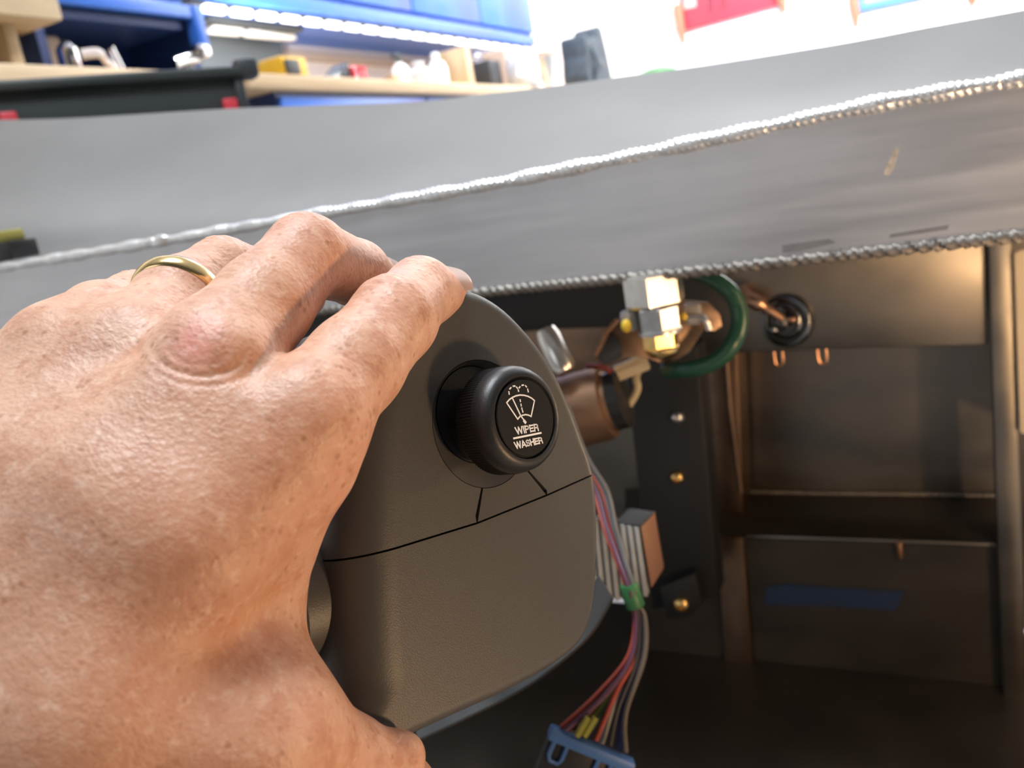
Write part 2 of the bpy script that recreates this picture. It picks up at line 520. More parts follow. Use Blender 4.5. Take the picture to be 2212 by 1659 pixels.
# sloping ledge with a rounded lip, and the panel under it
lip = [onY(x, y, YL) for x, y in ((1350, 1148), (1570, 1153), (1800, 1160), (2175, 1176))]
back = [onY(x, y, YF) for x, y in ((1350, 1056), (1570, 1061), (1800, 1066), (2175, 1071))]
bm = B(); rw = []
for a, b in zip(lip, back):
    rw.append([bm.verts.new(p) for p in (b, b.lerp(a, 0.5), a + Vector((0, 0.006, 0.0015)), a + Vector((0, 0.001, -0.002)), a + Vector((0, 0, -0.008)), a + Vector((0, 0, -0.42)))])
for r, s in zip(rw[:-1], rw[1:]):
    for k in range(5): bm.faces.new((r[k], s[k], s[k + 1], r[k + 1]))
bmesh.ops.recalc_face_normals(bm, faces=bm.faces)
bmesh.ops.solidify(bm, geom=bm.faces[:], thickness=0.003)
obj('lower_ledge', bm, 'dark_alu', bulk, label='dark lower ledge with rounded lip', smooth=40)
bm = B(); tube(bm, curve([onY(x, y, YL - 0.001) for x, y in ((1610, 1158), (1800, 1164), (2000, 1171), (2150, 1177))], 4), 0.0024, 8)  # paler tube added along the lip, standing in for its highlight
obj('lip_highlight', bm, 'dim_alu', bulk)
yquad('brown_strip', [(1548, 1160), (1604, 1162), (1655, 1800), (1590, 1800)], YL - 0.008, 0.007, 'copper_alu', 'brown lower strip')
yquad('black_bar', [(1345, 760), (1508, 745), (1530, 1000), (1552, 1290), (1405, 1320)], YL - 0.10, 0.03, 'black_steel', 'black upright bar', 0.004)
yquad('foot_plate', [(1425, 1270), (1500, 1240), (1515, 1310), (1490, 1335), (1440, 1340)], YL - 0.115, 0.012, 'black_steel', 'black foot plate')
for px, py, m_, r_ in ((1465, 900, 'steel', 0.0055), (1464, 1030, 'brass', 0.0060), (1473, 1305, 'brass', 0.0070)):
    c = onY(px, py, YL - (0.10 if py < 1200 else 0.115))
    bm = B(); lathe(bm, [(r_ * 1.1, 0), (r_ * 1.1, 0.002), (r_, 0.004), (r_ * 0.7, 0.006), (r_ * 0.4, 0.0066), (r_ * 0.3, 0.004), (0, 0.004)], c, -Y, 18)
    obj('screw', bm, m_, bulk)
# side, underside and floor of the footwell
yquad('side_edge', [(2190, 548), (2205, 540), (2330, 530), (2360, 1000), (2203, 935)], YU - 0.02, 0.004, 'tan_panel', 'cream side panel')
zf = P(1700, 1900, 0.8).z
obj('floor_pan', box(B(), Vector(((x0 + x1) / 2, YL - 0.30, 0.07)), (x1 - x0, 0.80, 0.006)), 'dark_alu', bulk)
# clips under the upper box, blue tape on the lower panel
for px, py in ((1682, 770), (1776, 765)):
    c = onY(px, py, YU + 0.004)
    bm = B(); tube(bm, curve([c + Vector((-.004, 0, .005)), c + Vector((-.0035, 0, -.006)), c + Vector((0, 0, -.010)), c + Vector((.0035, 0, -.006)), c + Vector((.004, 0, .005))], 4), 0.0013, 8)
    obj('wire_clip', bm, 'copper', bulk)
bm = B(); c = onY(1943, 1180, YL - 0.006); tube(bm, [c + Z * 0.004, c - Z * 0.010, c - Z * 0.014], [0.003, 0.003, 0.0015], 8)
obj('drain_pin', bm, 'copper', bulk)
bm = B(); prism(bm, [onY(*p, YL - 0.0016) for p in ((1655, 1268), (1700, 1262), (1800, 1270), (1955, 1278), (1935, 1320), (1800, 1310), (1650, 1306))], Y * 0.0012)
obj('tape_strip', bm, 'blue_tape', None, 'strip of dark blue tape stuck on the dark lower panel', 'tape')

# ------------------------------------------------------------------ the column cover with its wiper knob
FN = camv(0.668, 0.123, -0.731).normalized()              # out of the front face
CAPC = P(1137, 902, 0.235)
KL = 0.018
FO = CAPC - FN * KL                                       # knob base, on the front face
q = on(1168, 936, CAPC, FN) - on(1108, 948, CAPC, FN)
FU = q.normalized(); FV = FN.cross(FU).normalized()
SH = thing('steering_column_cover', FO - FN * 0.05 - FV * 0.06, 'grey grained plastic steering column cover with a round wiper knob, held by the hand', 'column cover')


def f2(px, py):
    d = on(px, py, FO, FN) - FO
    return Vector((d.dot(FU), d.dot(FV)))


def f3(p, h=0.0):
    return FO + FU * p[0] + FV * p[1] + FN * h


OUT = [(1010, 622), (1085, 657), (1150, 722), (1196, 788), (1232, 860), (1262, 940), (1288, 1020), (1297, 1110), (1297, 1200), (1292, 1290),
       (1276, 1360), (1236, 1415), (1130, 1482), (1000, 1543), (900, 1590), (840, 1622), (798, 1620), (776, 1570), (768, 1480), (762, 1350), (760, 1200), (765, 1050), (775, 900),
       (800, 780), (850, 690), (925, 632)]
pts = [f2(*p) for p in OUT]
pts = [Vector((p[0], p[1], 0)) for p in pts]
ol = curve(pts[-1:] + pts + pts[:2], 5)[5:-5]
ol = [Vector((p.x, p.y)) for p in ol][:-1] if (ol[0] - ol[-1]).length < 1e-5 else [Vector((p.x, p.y)) for p in ol]
n_ = len(ol)
cen = sum(ol, Vector((0, 0))) / n_
nor = []
for i in range(n_):
    t = ol[(i + 1) % n_] - ol[i - 1]; nn = Vector((t.y, -t.x)).normalized()
    if nn.dot(ol[i] - cen) < 0: nn = -nn
    nor.append(nn)
vmin = min(p.y for p in ol)
umin = min(p.x for p in ol); umax = max(p.x for p in ol)


def radius(i):
    s = max(0.0, -nor[i].x)                               # the left edge is rounded far more
    k = min(max((ol[i].y - vmin - 0.002) / 0.014, 0), 1)
    return 0.0035 + 0.0105 * s ** 1.5 * k


bm = B(); rings = []
DEP = 0.105
lay = [('c', 0.0006)] + [('r', a) for a in (90, 78, 66, 54, 42, 30, 18, 8, 0)] + [('s', d) for d in (0.030, 0.06, DEP)]
for kind, a in lay:
    ring = []
    for i in range(n_):
        r = radius(i)
        if kind == 'c': ins, h = r + a, 0.0
        elif kind == 'r':
            ins, h = r * (1 - math.cos(math.radians(a))), -r * (1 - math.sin(math.radians(a)))
        else: ins, h = 0.0, -a
        if kind == 's': ins = 0.02 * (a - 0.014)
        p = ol[i] - nor[i] * ins
        ring.append(bm.verts.new(f3(p, h)))
    rings.append(ring)
for a, b in zip(rings[:-1], rings[1:]):
    for k in range(n_):
        bm.faces.new((a[k], b[k], b[(k + 1) % n_], a[(k + 1) % n_]))
bm.faces.new(rings[0]); bm.faces.new(rings[-1][::-1])
solid = raw(bm)

# where the shells part
pa = f2(820, 1195); pm = f2(1031, 1130); pb = f2(1181, 1070); pe = f2(1291, 1021)
pl = Vector((umin - 0.03, pa.y - 0.0015)); pr = pe + (pe - pb).normalized() * 0.03
G = 0.00028


def slab(poly, h0=0.01, h1=-0.2):
    b_ = B(); prism(b_, [f3(p, h0) for p in poly], FN * (h1 - h0)); return raw(b_)


line = [pl, pa, pm, pb, pe, pr]
low_poly = [p + Vector((0, -G)) for p in line] + [Vector((pr.x, -0.2)), Vector((pl.x, -0.2))]
up_poly = [p + Vector((0, G)) for p in line] + [Vector((pr.x, 0.2)), Vector((pl.x, 0.2))]
lower = boolean(solid.copy(), slab(low_poly), 'INTERSECT')
upper = boolean(solid.copy(), slab(up_poly), 'INTERSECT')
a1 = f2(1046, 1030); a2 = f2(1178, 1062); a0 = f2(1134, 1010)
tp = [a1, pm + Vector((0, 0.002)), pm + Vector((0.0, -0.004)), pb + Vector((0.0, -0.004)), pb + Vector((0, 0.0015)), a0]
tab_cut = [tp[0] + Vector((-G, 0)), tp[1] + Vector((-G, 0)), tp[2], tp[3], tp[4] + Vector((G * 1.6, 0)), tp[5] + Vector((G * 1.6, 0))]
tab_in = [tp[0] + Vector((G, 0)), pm + Vector((G, G)), pb + Vector((-G, G)), tp[5] + Vector((-G, 0))]
SR = 0.0187
bm = B(); lathe(bm, [(SR, 0.02), (SR, -0.012)], FO, FN, 72); cyl = raw(bm)
bm = B(); lathe(bm, [(SR, 0.02), (SR, -0.012)], FO, FN, 72); cyl2 = raw(bm)
upper = boolean(upper, cyl, 'DIFFERENCE')
upper = boolean(upper, slab(tab_cut, 0.01, -0.004), 'DIFFERENCE')
tab = boolean(solid.copy(), slab(tab_in, 0.01, -0.0036), 'INTERSECT')
tab = boolean(tab, cyl2, 'DIFFERENCE')
obj('upper_shell', upper, 'plastic', SH, smooth=28)
obj('lower_shell', lower, 'plastic', SH, smooth=28)
obj('filler_panel', tab, 'plastic_smooth', SH, smooth=28)
# dished socket wall round the knob, in the same grained plastic, and the black flange at its bottom
bm = B()
ns = 72
r0, r1, r2 = [], [], []
sh = FU * -0.0004 + FV * 0.0030
for k in range(ns):
    q = 2 * math.pi * k / ns; dv = FU * math.cos(q) + FV * math.sin(q)
    r0.append(bm.verts.new(FO + dv * (SR - 0.0002)))
    r1.append(bm.verts.new(FO + sh + dv * 0.0143 - FN * 0.0030))
    r2.append(bm.verts.new(FO + dv * (SR - 0.0002) - FN * 0.009))
for k in range(ns):
    k2 = (k + 1) % ns
    bm.faces.new((r0[k], r1[k], r1[k2], r0[k2]))
    bm.faces.new((r1[k], r2[k], r2[k2], r1[k2])); bm.faces.new((r0[k], r0[k2], r2[k2], r2[k]))
obj('socket_collar', bm, 'plastic', SH, smooth=30)
bm = B(); lathe(bm, [(0.0141, -0.009), (0.0141, -0.0026), (0.011, -0.0026)], FO + sh, FN, 48)
obj('socket_flange', bm, 'black', SH, smooth=30)

# round boss on the left side, behind the thumb web
bc = on(668, 1316, FO - FU * 0, FN)                       # seen direction only
lf = f3(Vector((f2(760, 1316).x, f2(760, 1316).y)), -0.0)
dback = 0.029
lc = lf - FN * dback
bm = B(); RB = 0.0185
lathe(bm, [(RB + 0.001, -0.012), (RB, -0.001), (RB - 0.0004, 0.006), (RB - 0.0022, 0.0085), (RB - 0.005, 0.0095), (0.008, 0.0095), (0.0075, 0.006), (0, 0.006)], lc, -FU, 48)
obj('side_boss', bm, 'plastic', SH, smooth=30)

# the knob
NT = 112
prof = [(0.0108, -0.004), (0.0108, 0.0050), (0.0142, 0.0054), (0.0150, 0.0060), (0.0151, 0.0063), (0.0151, 0.0120), (0.0150, 0.0123), (0.01495, 0.0140), (0.0146, 0.0155),
        (0.0139, 0.0168), (0.0130, 0.0176), (0.0121, 0.01795), (0.0114, 0.0179), (0.0112, 0.0173), (0.01085, 0.0170), (0.0107, 0.0170), (0, 0.0170)]
bm = B()
lathe(bm, prof, FO, FN, NT * 3, rmod=lambda j, k: (0.00012 if k % 3 == 0 else -0.00018) if j in (3, 4, 5) else 0)
knob = obj('wiper_knob', bm, 'black', SH, smooth=40)
bm = B(); lathe(bm, [(0.01060, 0.0165), (0.01060, 0.0177), (0.0103, 0.0179), (0, 0.0179)], FO, FN, 64)
obj('knob_cap', bm, 'cap', knob, smooth=30)

# print on the cap: words and the wiper sign
PC = FO + FN * 0.01795
ZX, ZY, ZK = 620, 700, 740 / 2046


def zp(x, y):
    return on(ZX + x * ZK, ZY + y * ZK, PC, FN)


def strokes(bm, pl_, wd):
    pl_ = [zp(*p) for p in pl_]
    for a, b in zip(pl_[:-1], pl_[1:]):
        t = (b - a).normalized(); s = FN.cross(t).normalized() * wd / 2; e = t * wd * 0.35
        vs = [bm.verts.new(p) for p in (a - e - s, b + e - s, b + e + s, a - e + s)]
        bm.faces.new(vs)


def arc_(cx, cy, rx, ry, a0, a1, n=8):
    return [(cx + rx * math.cos(math.radians(a0 + (a1 - a0) * i / n)), cy + ry * math.sin(math.radians(a0 + (a1 - a0) * i / n))) for i in range(n + 1)]


GL = {                                                     # width, strokes in a unit-high box
    'W': (1.22, [[(0.06, 1), (0.33, 0)], [(0.33, 0), (0.61, 1)], [(0.61, 1), (0.89, 0)], [(0.89, 0), (1.16, 1)]]),
    'I': (0.26, [[(0.13, 0), (0.13, 1)]]),
    'P': (0.74, [[(0.10, 0), (0.10, 1)], [(0.10, 0.93), (0.42, 0.93)] + arc_(0.42, 0.70, 0.22, 0.23, 90, -90) + [(0.10, 0.47)]]),
    'E': (0.70, [[(0.10, 0), (0.10, 1)], [(0.10, 0.92), (0.64, 0.92)], [(0.10, 0.51), (0.60, 0.51)], [(0.10, 0.08), (0.66, 0.08)]]),
    'R': (0.78, [[(0.10, 0), (0.10, 1)], [(0.10, 0.93), (0.42, 0.93)] + arc_(0.42, 0.71, 0.23, 0.22, 90, -90) + [(0.10, 0.49)], [(0.42, 0.49), (0.66, 0.36), (0.68, 0.0)]]),
    'A': (0.84, [[(0.04, 0), (0.42, 1)], [(0.42, 1), (0.80, 0)], [(0.18, 0.30), (0.66, 0.30)]]),
    'S': (0.74, [arc_(0.37, 0.715, 0.26, 0.215, 20, 270, 9)[0:] + arc_(0.37, 0.285, 0.27, 0.215, 90, -160, 9)]),
    'H': (0.80, [[(0.10, 0), (0.10, 1)], [(0.70, 0), (0.70, 1)], [(0.10, 0.52), (0.70, 0.52)]]),
}


def word(txt, bl, br, tl, tr, wd):
    tot = sum(GL[c][0] for c in txt) + 0.04 * (len(txt) - 1); x = 0; bm = B()
    for c in txt:
        for pl_ in GL[c][1]:
            out = []
            for px, py in pl_:
                s_, t_ = (x + px) / tot, py
                out.append(tuple((bl[i] * (1 - s_) + br[i] * s_) * (1 - t_) + (tl[i] * (1 - s_) + tr[i] * s_) * t_ for i in (0, 1)))
            strokes(bm, out, wd)
        x += GL[c][0] + 0.04
    return bm


obj('lettering', word('WIPER', (1371, 658), (1505, 636), (1359, 619), (1499, 595), 0.00040), 'white_print', knob, smooth=0)
obj('lettering', word('WASHER', (1366, 745), (1530, 710), (1354, 707), (1522, 675), 0.00040), 'white_print', knob, smooth=0)
bm = B(); strokes(bm, [(1354, 683), (1517, 650)], 0.00052)
obj('underline', bm, 'white_print', knob, smooth=0)
bm = B()
W = 0.00042
fan = [(1312, 470), (1345, 438), (1390, 424), (1438, 432), (1478, 457), (1458, 552), (1430, 541), (1402, 545), (1378, 568), (1312, 470)]
arc = curve([zp(*p) for p in fan[:5]], 6)
strokes(bm, fan[:1] + [(1327, 452), (1345, 439), (1366, 429), (1390, 424), (1414, 425), (1438, 431), (1460, 442), (1478, 457)], W)
strokes(bm, fan[4:6], W); strokes(bm, [(1458, 552), (1443, 544), (1425, 541), (1405, 545), (1390, 553), (1378, 568)], W); strokes(bm, fan[8:10], W)
strokes(bm, [(1346, 442), (1396, 548), (1420, 580)], W)
strokes(bm, [(1416, 578), (1424, 588)], 0.00085)
for s in ([(1392, 452), (1394, 463)], [(1397, 478), (1399, 489)], [(1402, 501), (1404, 511)], [(1407, 518), (1409, 526)],
          [(1327, 419), (1325, 404)], [(1330, 388), (1338, 379)], [(1350, 371), (1362, 370)], [(1370, 376), (1377, 384)], [(1381, 393), (1383, 402)],
          [(1386, 381), (1392, 374)], [(1403, 366), (1413, 364)], [(1424, 368), (1431, 376)], [(1437, 388), (1441, 405)]):
    strokes(bm, s, W)
obj('wiper_symbol', bm, 'white_print', knob, smooth=0)

# ------------------------------------------------------------------ the hand (a signed distance field, meshed)
H = 0.62                                                  # cell size, mm


def K(px, py, d):
    return np.array([(px - 1106) / FPX * d, (829.5 - py) / FPX * d, float(d)])


def smin(a, b, k):
    h = np.clip(0.5 + 0.5 * (b - a) / k, 0, 1)
    return b + (a - b) * h - k * h * (1 - h)


def cone(p, a, b, ra, rb):
    ab = b - a; t = np.clip(((p - a) @ ab) / (ab @ ab), 0, 1)
    return np.linalg.norm(p - a - t[:, None] * ab, axis=1) - (ra + (rb - ra) * t)


def chain(p, js, rs, k):
    d = None
    for i in range(len(js) - 1):
        c = cone(p, js[i], js[i + 1], rs[i], rs[i + 1])
        d = c if d is None else smin(d, c, k)
    return d


def ell(p, c, ax, r):
    q = (p - c) @ np.array(ax).T / np.array(r)
    l = np.linalg.norm(q, axis=1)
    return (l - 1) * min(r)


def unit(v):
    return v / np.linalg.norm(v)


INDEX = [K(664, 902, 192), K(766, 788, 206), K(850, 690, 221), K(908, 632, 240), K(950, 637, 253)]
R_IND = [13.0, 11.7, 11.0, 9.6, 8.3]
MIDDLE = [K(470, 775, 197), K(570, 655, 211), K(662, 552, 226), K(770, 590, 251), K(812, 606, 268)]
R_MID = [14.0, 11.8, 10.6, 9.4, 7.8]
RING = [K(304, 772, 207), K(384, 648, 226), K(482, 592, 243), K(605, 610, 265), K(655, 640, 278)]
R_RING = [13.6, 11.0, 10.0, 8.8, 7.2]
PINKY = [K(130, 765, 210), K(215, 690, 225), K(296, 660, 240), K(400, 650, 258), K(450, 660, 268)]
R_PIN = [11.5, 9.6, 9.2, 7.6, 6.3]
THUMB = [K(240, 1560, 172), K(560, 1590, 184), K(735, 1664, 202), K(842, 1730, 218), K(900, 1810, 240)]
R_THB = [17.0, 14.5, 12.5, 11.8, 8.5]
WR = K(-170, 1480, 158)                                   # middle of the wrist
FARM = K(-900, 2350, 150)
BACK = unit(np.array([-0.45, 0.35, -0.82]))               # out of the back of the hand


PROX = unit(K(-20, 1400, 180) - MIDDLE[0])


def sdf(p):
    kk = 5 + 17 * np.clip(((p - MIDDLE[0]) @ PROX + 1) / 26, 0, 1)
    k2 = 5 + 17 * np.clip(((p - MIDDLE[0]) @ PROX + 9) / 13, 0, 1)
    d = chain(p, [INDEX[0], K(430, 1180, 181), K(130, 1500, 176)], [13.0, 15, 16], 6)
    d = smin(d, chain(p, [MIDDLE[0], K(240, 1080, 184), K(-30, 1400, 180)], [13.8, 15, 16], 6), k2)
    d = smin(d, chain(p, [RING[0], K(50, 1010, 193), K(-190, 1310, 188)], [12.8, 14, 16], 6), kk)
    d = smin(d, chain(p, [PINKY[0], K(-90, 970, 204), K(-290, 1220, 198)], [11.6, 12.5, 15], 6), 20)
    d = smin(d, cone(p, K(60, 1600, 180), K(-420, 2150, 165), 19, 20), 16)
    d = smin(d, cone(p, K(-260, 1330, 192), K(-760, 1950, 175), 17, 19), 16)
    d = smin(d, cone(p, K(-420, 2150, 165), FARM, 20, 27), 16)
    d = smin(d, cone(p, K(-760, 1950, 175), FARM, 19, 27), 16)
    # heel of the palm, web between thumb and index finger
    d = smin(d, chain(p, [K(650, 1010, 196), K(585, 1150, 199), K(540, 1300, 199), K(528, 1430, 195)], [11.0, 10.0, 8.6, 9.5], 6), 12)
    d = smin(d, cone(p, THUMB[0], THUMB[1], R_THB[0], R_THB[1]), 16)
    d = smin(d, cone(p, K(562, 1230, 206), K(545, 1420, 199), 7.5, 8.5), 13)
    out = None
    for js, rs, k in ((INDEX, R_IND, 4.5), (MIDDLE, R_MID, 4.5), (RING, R_RING, 6), (PINKY, R_PIN, 6)):
        f = smin(d, chain(p, js, rs, 3.0), k)
        out = f if out is None else np.minimum(out, f)
    th = smin(d, chain(p, THUMB[1:], R_THB[1:], 4.0), 14)
    out = np.minimum(out, th)
    # knuckle of the middle finger stands out with a hollow round it
    kc = K(428, 742, 182.5)
    out = smin(out, np.linalg.norm(p - (kc - BACK * 9.0), axis=1) - 9.0, 3.5)
    # pinky and ring knuckles, thumb knuckle
    out = smin(out, ell(p, K(205, 668, 212), np.eye(3), (6, 5, 5)), 5)
    out = smin(out, ell(p, K(866, 1634, 209), np.eye(3), (6, 6, 6)), 5)
    # skin folds
    for c, ax, up, amp, per, wid in FOLDS:
        q = p - c
        s = q @ ax; lat = q @ np.cross(ax, up); hgt = q @ up
        m = np.exp(-(s / wid) ** 2 - (lat / 7.5) ** 2) * np.clip(hgt / 6 + 0.2, 0, 1)
        out = out + amp * m * np.cos(2 * np.pi * (s + 0.035 * lat * lat + 0.5 * np.sin(lat * 0.55 + s)) / per)
    for a, b in TENDONS:
        out = out - 0.35 * np.exp(-(cone(p, a, b, 0, 0) / 4.5) ** 2)
    # arcs of loose skin below the middle knuckle
    q = p - kc
    rr = np.sqrt(((q @ unit(np.array([0.8, -0.05, 0.3]))) / 1.35) ** 2 + (q @ unit(np.array([0.1, 1, 0.1]))) ** 2)
    low = np.clip(-(q @ unit(np.array([0.1, 1, 0.1]))) / 4 + 0.3, 0, 1)
    out = out + 0.20 * np.exp(-((rr - 7.0) / 2.6) ** 2) * low * np.cos(2 * np.pi * (rr - 7) / 2.3) + 0.2 * low * np.exp(-((rr - 7.4) / 2.6) ** 2)
    return out


def fold(js, i, amp, per, wid):
    ax = unit(js[i + 1] - js[i - 1])
    up = BACK - ax * (BACK @ ax); up = unit(up)
    return (js[i], ax, up, amp, per, wid)


FOLDS = [fold(INDEX, 2, 0.34, 2.5, 5.0), fold(MIDDLE, 2, 0.28, 2.3, 4.5), fold(RING, 2, 0.42, 3.2, 5.0),
         fold(PINKY, 2, 0.30, 2.4, 4.0), fold(MIDDLE, 1, 0.14, 1.9, 8.0), fold(INDEX, 3, 0.16, 1.9, 3.0), fold(MIDDLE, 3, 0.16, 1.9, 3.0),
         fold(THUMB, 3, 0.25, 2.4, 4.5)]
TENDONS = [(MIDDLE[0] + BACK * 13, K(-40, 1250, 166)), (RING[0] + BACK * 13, K(-180, 1200, 174))]


def surface_nets(f, lo, hi, h):
    cs = 4
    n = np.ceil((hi - lo) / (h * cs)).astype(int) + 1
    ax = [lo[i] + h * cs * (np.arange(n[i]) + 0.5) - h * 0.5 for i in range(3)]
    g = np.stack(np.meshgrid(*ax, indexing='ij'), -1).reshape(-1, 3)
    cv = f(g).reshape(n)
    near = np.abs(cv) < h * cs * 1.6
    vol = np.repeat(np.repeat(np.repeat(cv, cs, 0), cs, 1), cs, 2).astype(np.float32)
    nb = np.argwhere(near)
    off = np.stack(np.meshgrid(*[np.arange(cs)] * 3, indexing='ij'), -1).reshape(-1, 3)
    for part in np.array_split(nb, max(1, len(nb) // 12000)):
        idx = (part[:, None, :] * cs + off[None]).reshape(-1, 3)
        vol[idx[:, 0], idx[:, 1], idx[:, 2]] = f(lo + idx * h)
    s = vol < 0
    corners = np.array([(i, j, k) for i in (0, 1) for j in (0, 1) for k in (0, 1)])
    N = np.array(vol.shape) - 1
    cnt = sum(s[c[0]:c[0] + N[0], c[1]:c[1] + N[1], c[2]:c[2] + N[2]].astype(np.int8) for c in corners)
    act = np.argwhere((cnt > 0) & (cnt < 8))
    vid = np.full(N, -1, np.int32); vid[act[:, 0], act[:, 1], act[:, 2]] = np.arange(len(act))
    acc = np.zeros((len(act), 3)); num = np.zeros(len(act))
    for a in corners:
        for d in range(3):
            if a[d]: continue
            b = a.copy(); b[d] = 1
            ia = act + a; ib = act + b
            va = vol[ia[:, 0], ia[:, 1], ia[:, 2]].astype(float); vb = vol[ib[:, 0], ib[:, 1], ib[:, 2]].astype(float)
            x = (va < 0) != (vb < 0)
            t = np.where(x, va / np.where(x, va - vb, 1), 0)
            acc += np.where(x[:, None], a + t[:, None] * (b - a), 0); num += x
    verts = lo + (act + acc / num[:, None]) * h
    quads = []
    for d in range(3):
        e = [0, 0, 0]; e[d] = 1
        sl = tuple(slice(0, vol.shape[i] - e[i]) for i in range(3)); sh = tuple(slice(e[i], None) for i in range(3))
        cr = np.argwhere(s[sl] != s[sh])
        u, v = (d + 1) % 3, (d + 2) % 3
        ok = (cr[:, u] > 0) & (cr[:, v] > 0) & (cr[:, u] < N[u]) & (cr[:, v] < N[v]) & (cr[:, d] < N[d])
        cr = cr[ok]
        flip = s[sl][cr[:, 0], cr[:, 1], cr[:, 2]]
        o = np.zeros(3, int)
        qs = []
        for du, dv in ((1, 1), (0, 1), (0, 0), (1, 0)):
            c = cr.copy(); c[:, u] -= du; c[:, v] -= dv
            qs.append(vid[c[:, 0], c[:, 1], c[:, 2]])
        q = np.stack(qs, 1)
        q[~flip] = q[~flip][:, ::-1]
        quads.append(q)
    return verts, np.concatenate(quads)


def to_world(v):
    Rn = np.array(R)
    c = np.stack([v[:, 0], v[:, 1], -v[:, 2]], 1) * 0.001
    return c @ Rn.T + np.array(CAM)


lo = np.array([-215., -190., 110.]); hi = np.array([10., 45., 300.])
hv, hq = surface_nets(sdf, lo, hi, H)
hq = hq[(hq >= 0).all(1)]
me = bpy.data.meshes.new('hand')
wv = to_world(hv)
me.vertices.add(len(wv)); me.vertices.foreach_set('co', wv.ravel())
me.loops.add(hq.size); me.polygons.add(len(hq))
me.loops.foreach_set('vertex_index', hq[:, ::-1].ravel().astype(np.int32))
me.polygons.foreach_set('loop_start', np.arange(0, hq.size, 4, dtype=np.int32))
me.update(calc_edges=True); me.validate()
# colour of the skin where it differs: pink knuckles, redder finger edges, paler web
base = np.tile(np.array([0.62, 0.355, 0.245]), (len(hv), 1))


def blot(c, r, col, amt):
    m = np.exp(-(np.linalg.norm(hv - c, axis=1) / r) ** 2)[:, None] * amt
    base[:] = base * (1 - m) + np.array(col) * m


blot(K(428, 742, 182.5), 6.0, (0.74, 0.27, 0.22), 0.85)
blot(INDEX[2] + BACK * 10, 9, (0.66, 0.29, 0.21), 0.5)
blot(INDEX[4], 10, (0.70, 0.29, 0.22), 0.55)
blot(MIDDLE[2] + BACK * 9, 10, (0.66, 0.30, 0.23), 0.5)
blot(MIDDLE[4], 9, (0.66, 0.30, 0.22), 0.4)
blot(K(640, 960, 187), 14, (0.66, 0.29, 0.20), 0.5)
blot(THUMB[3] + BACK * 8, 12, (0.72, 0.30, 0.22), 0.6)
blot(K(620, 1350, 192), 16, (0.66, 0.44, 0.31), 0.5)
blot(K(320, 1290, 168), 38, (0.47, 0.235, 0.145), 0.6)  # brown tan, with the dim shade of the lower hand painted in
blot(K(60, 1620, 165), 34, (0.47, 0.235, 0.145), 0.45)  # same tan and painted shade towards the wrist
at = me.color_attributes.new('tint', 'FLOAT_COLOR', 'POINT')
at.data.foreach_set('color', np.concatenate([base, np.ones((len(base), 1))], 1).ravel())


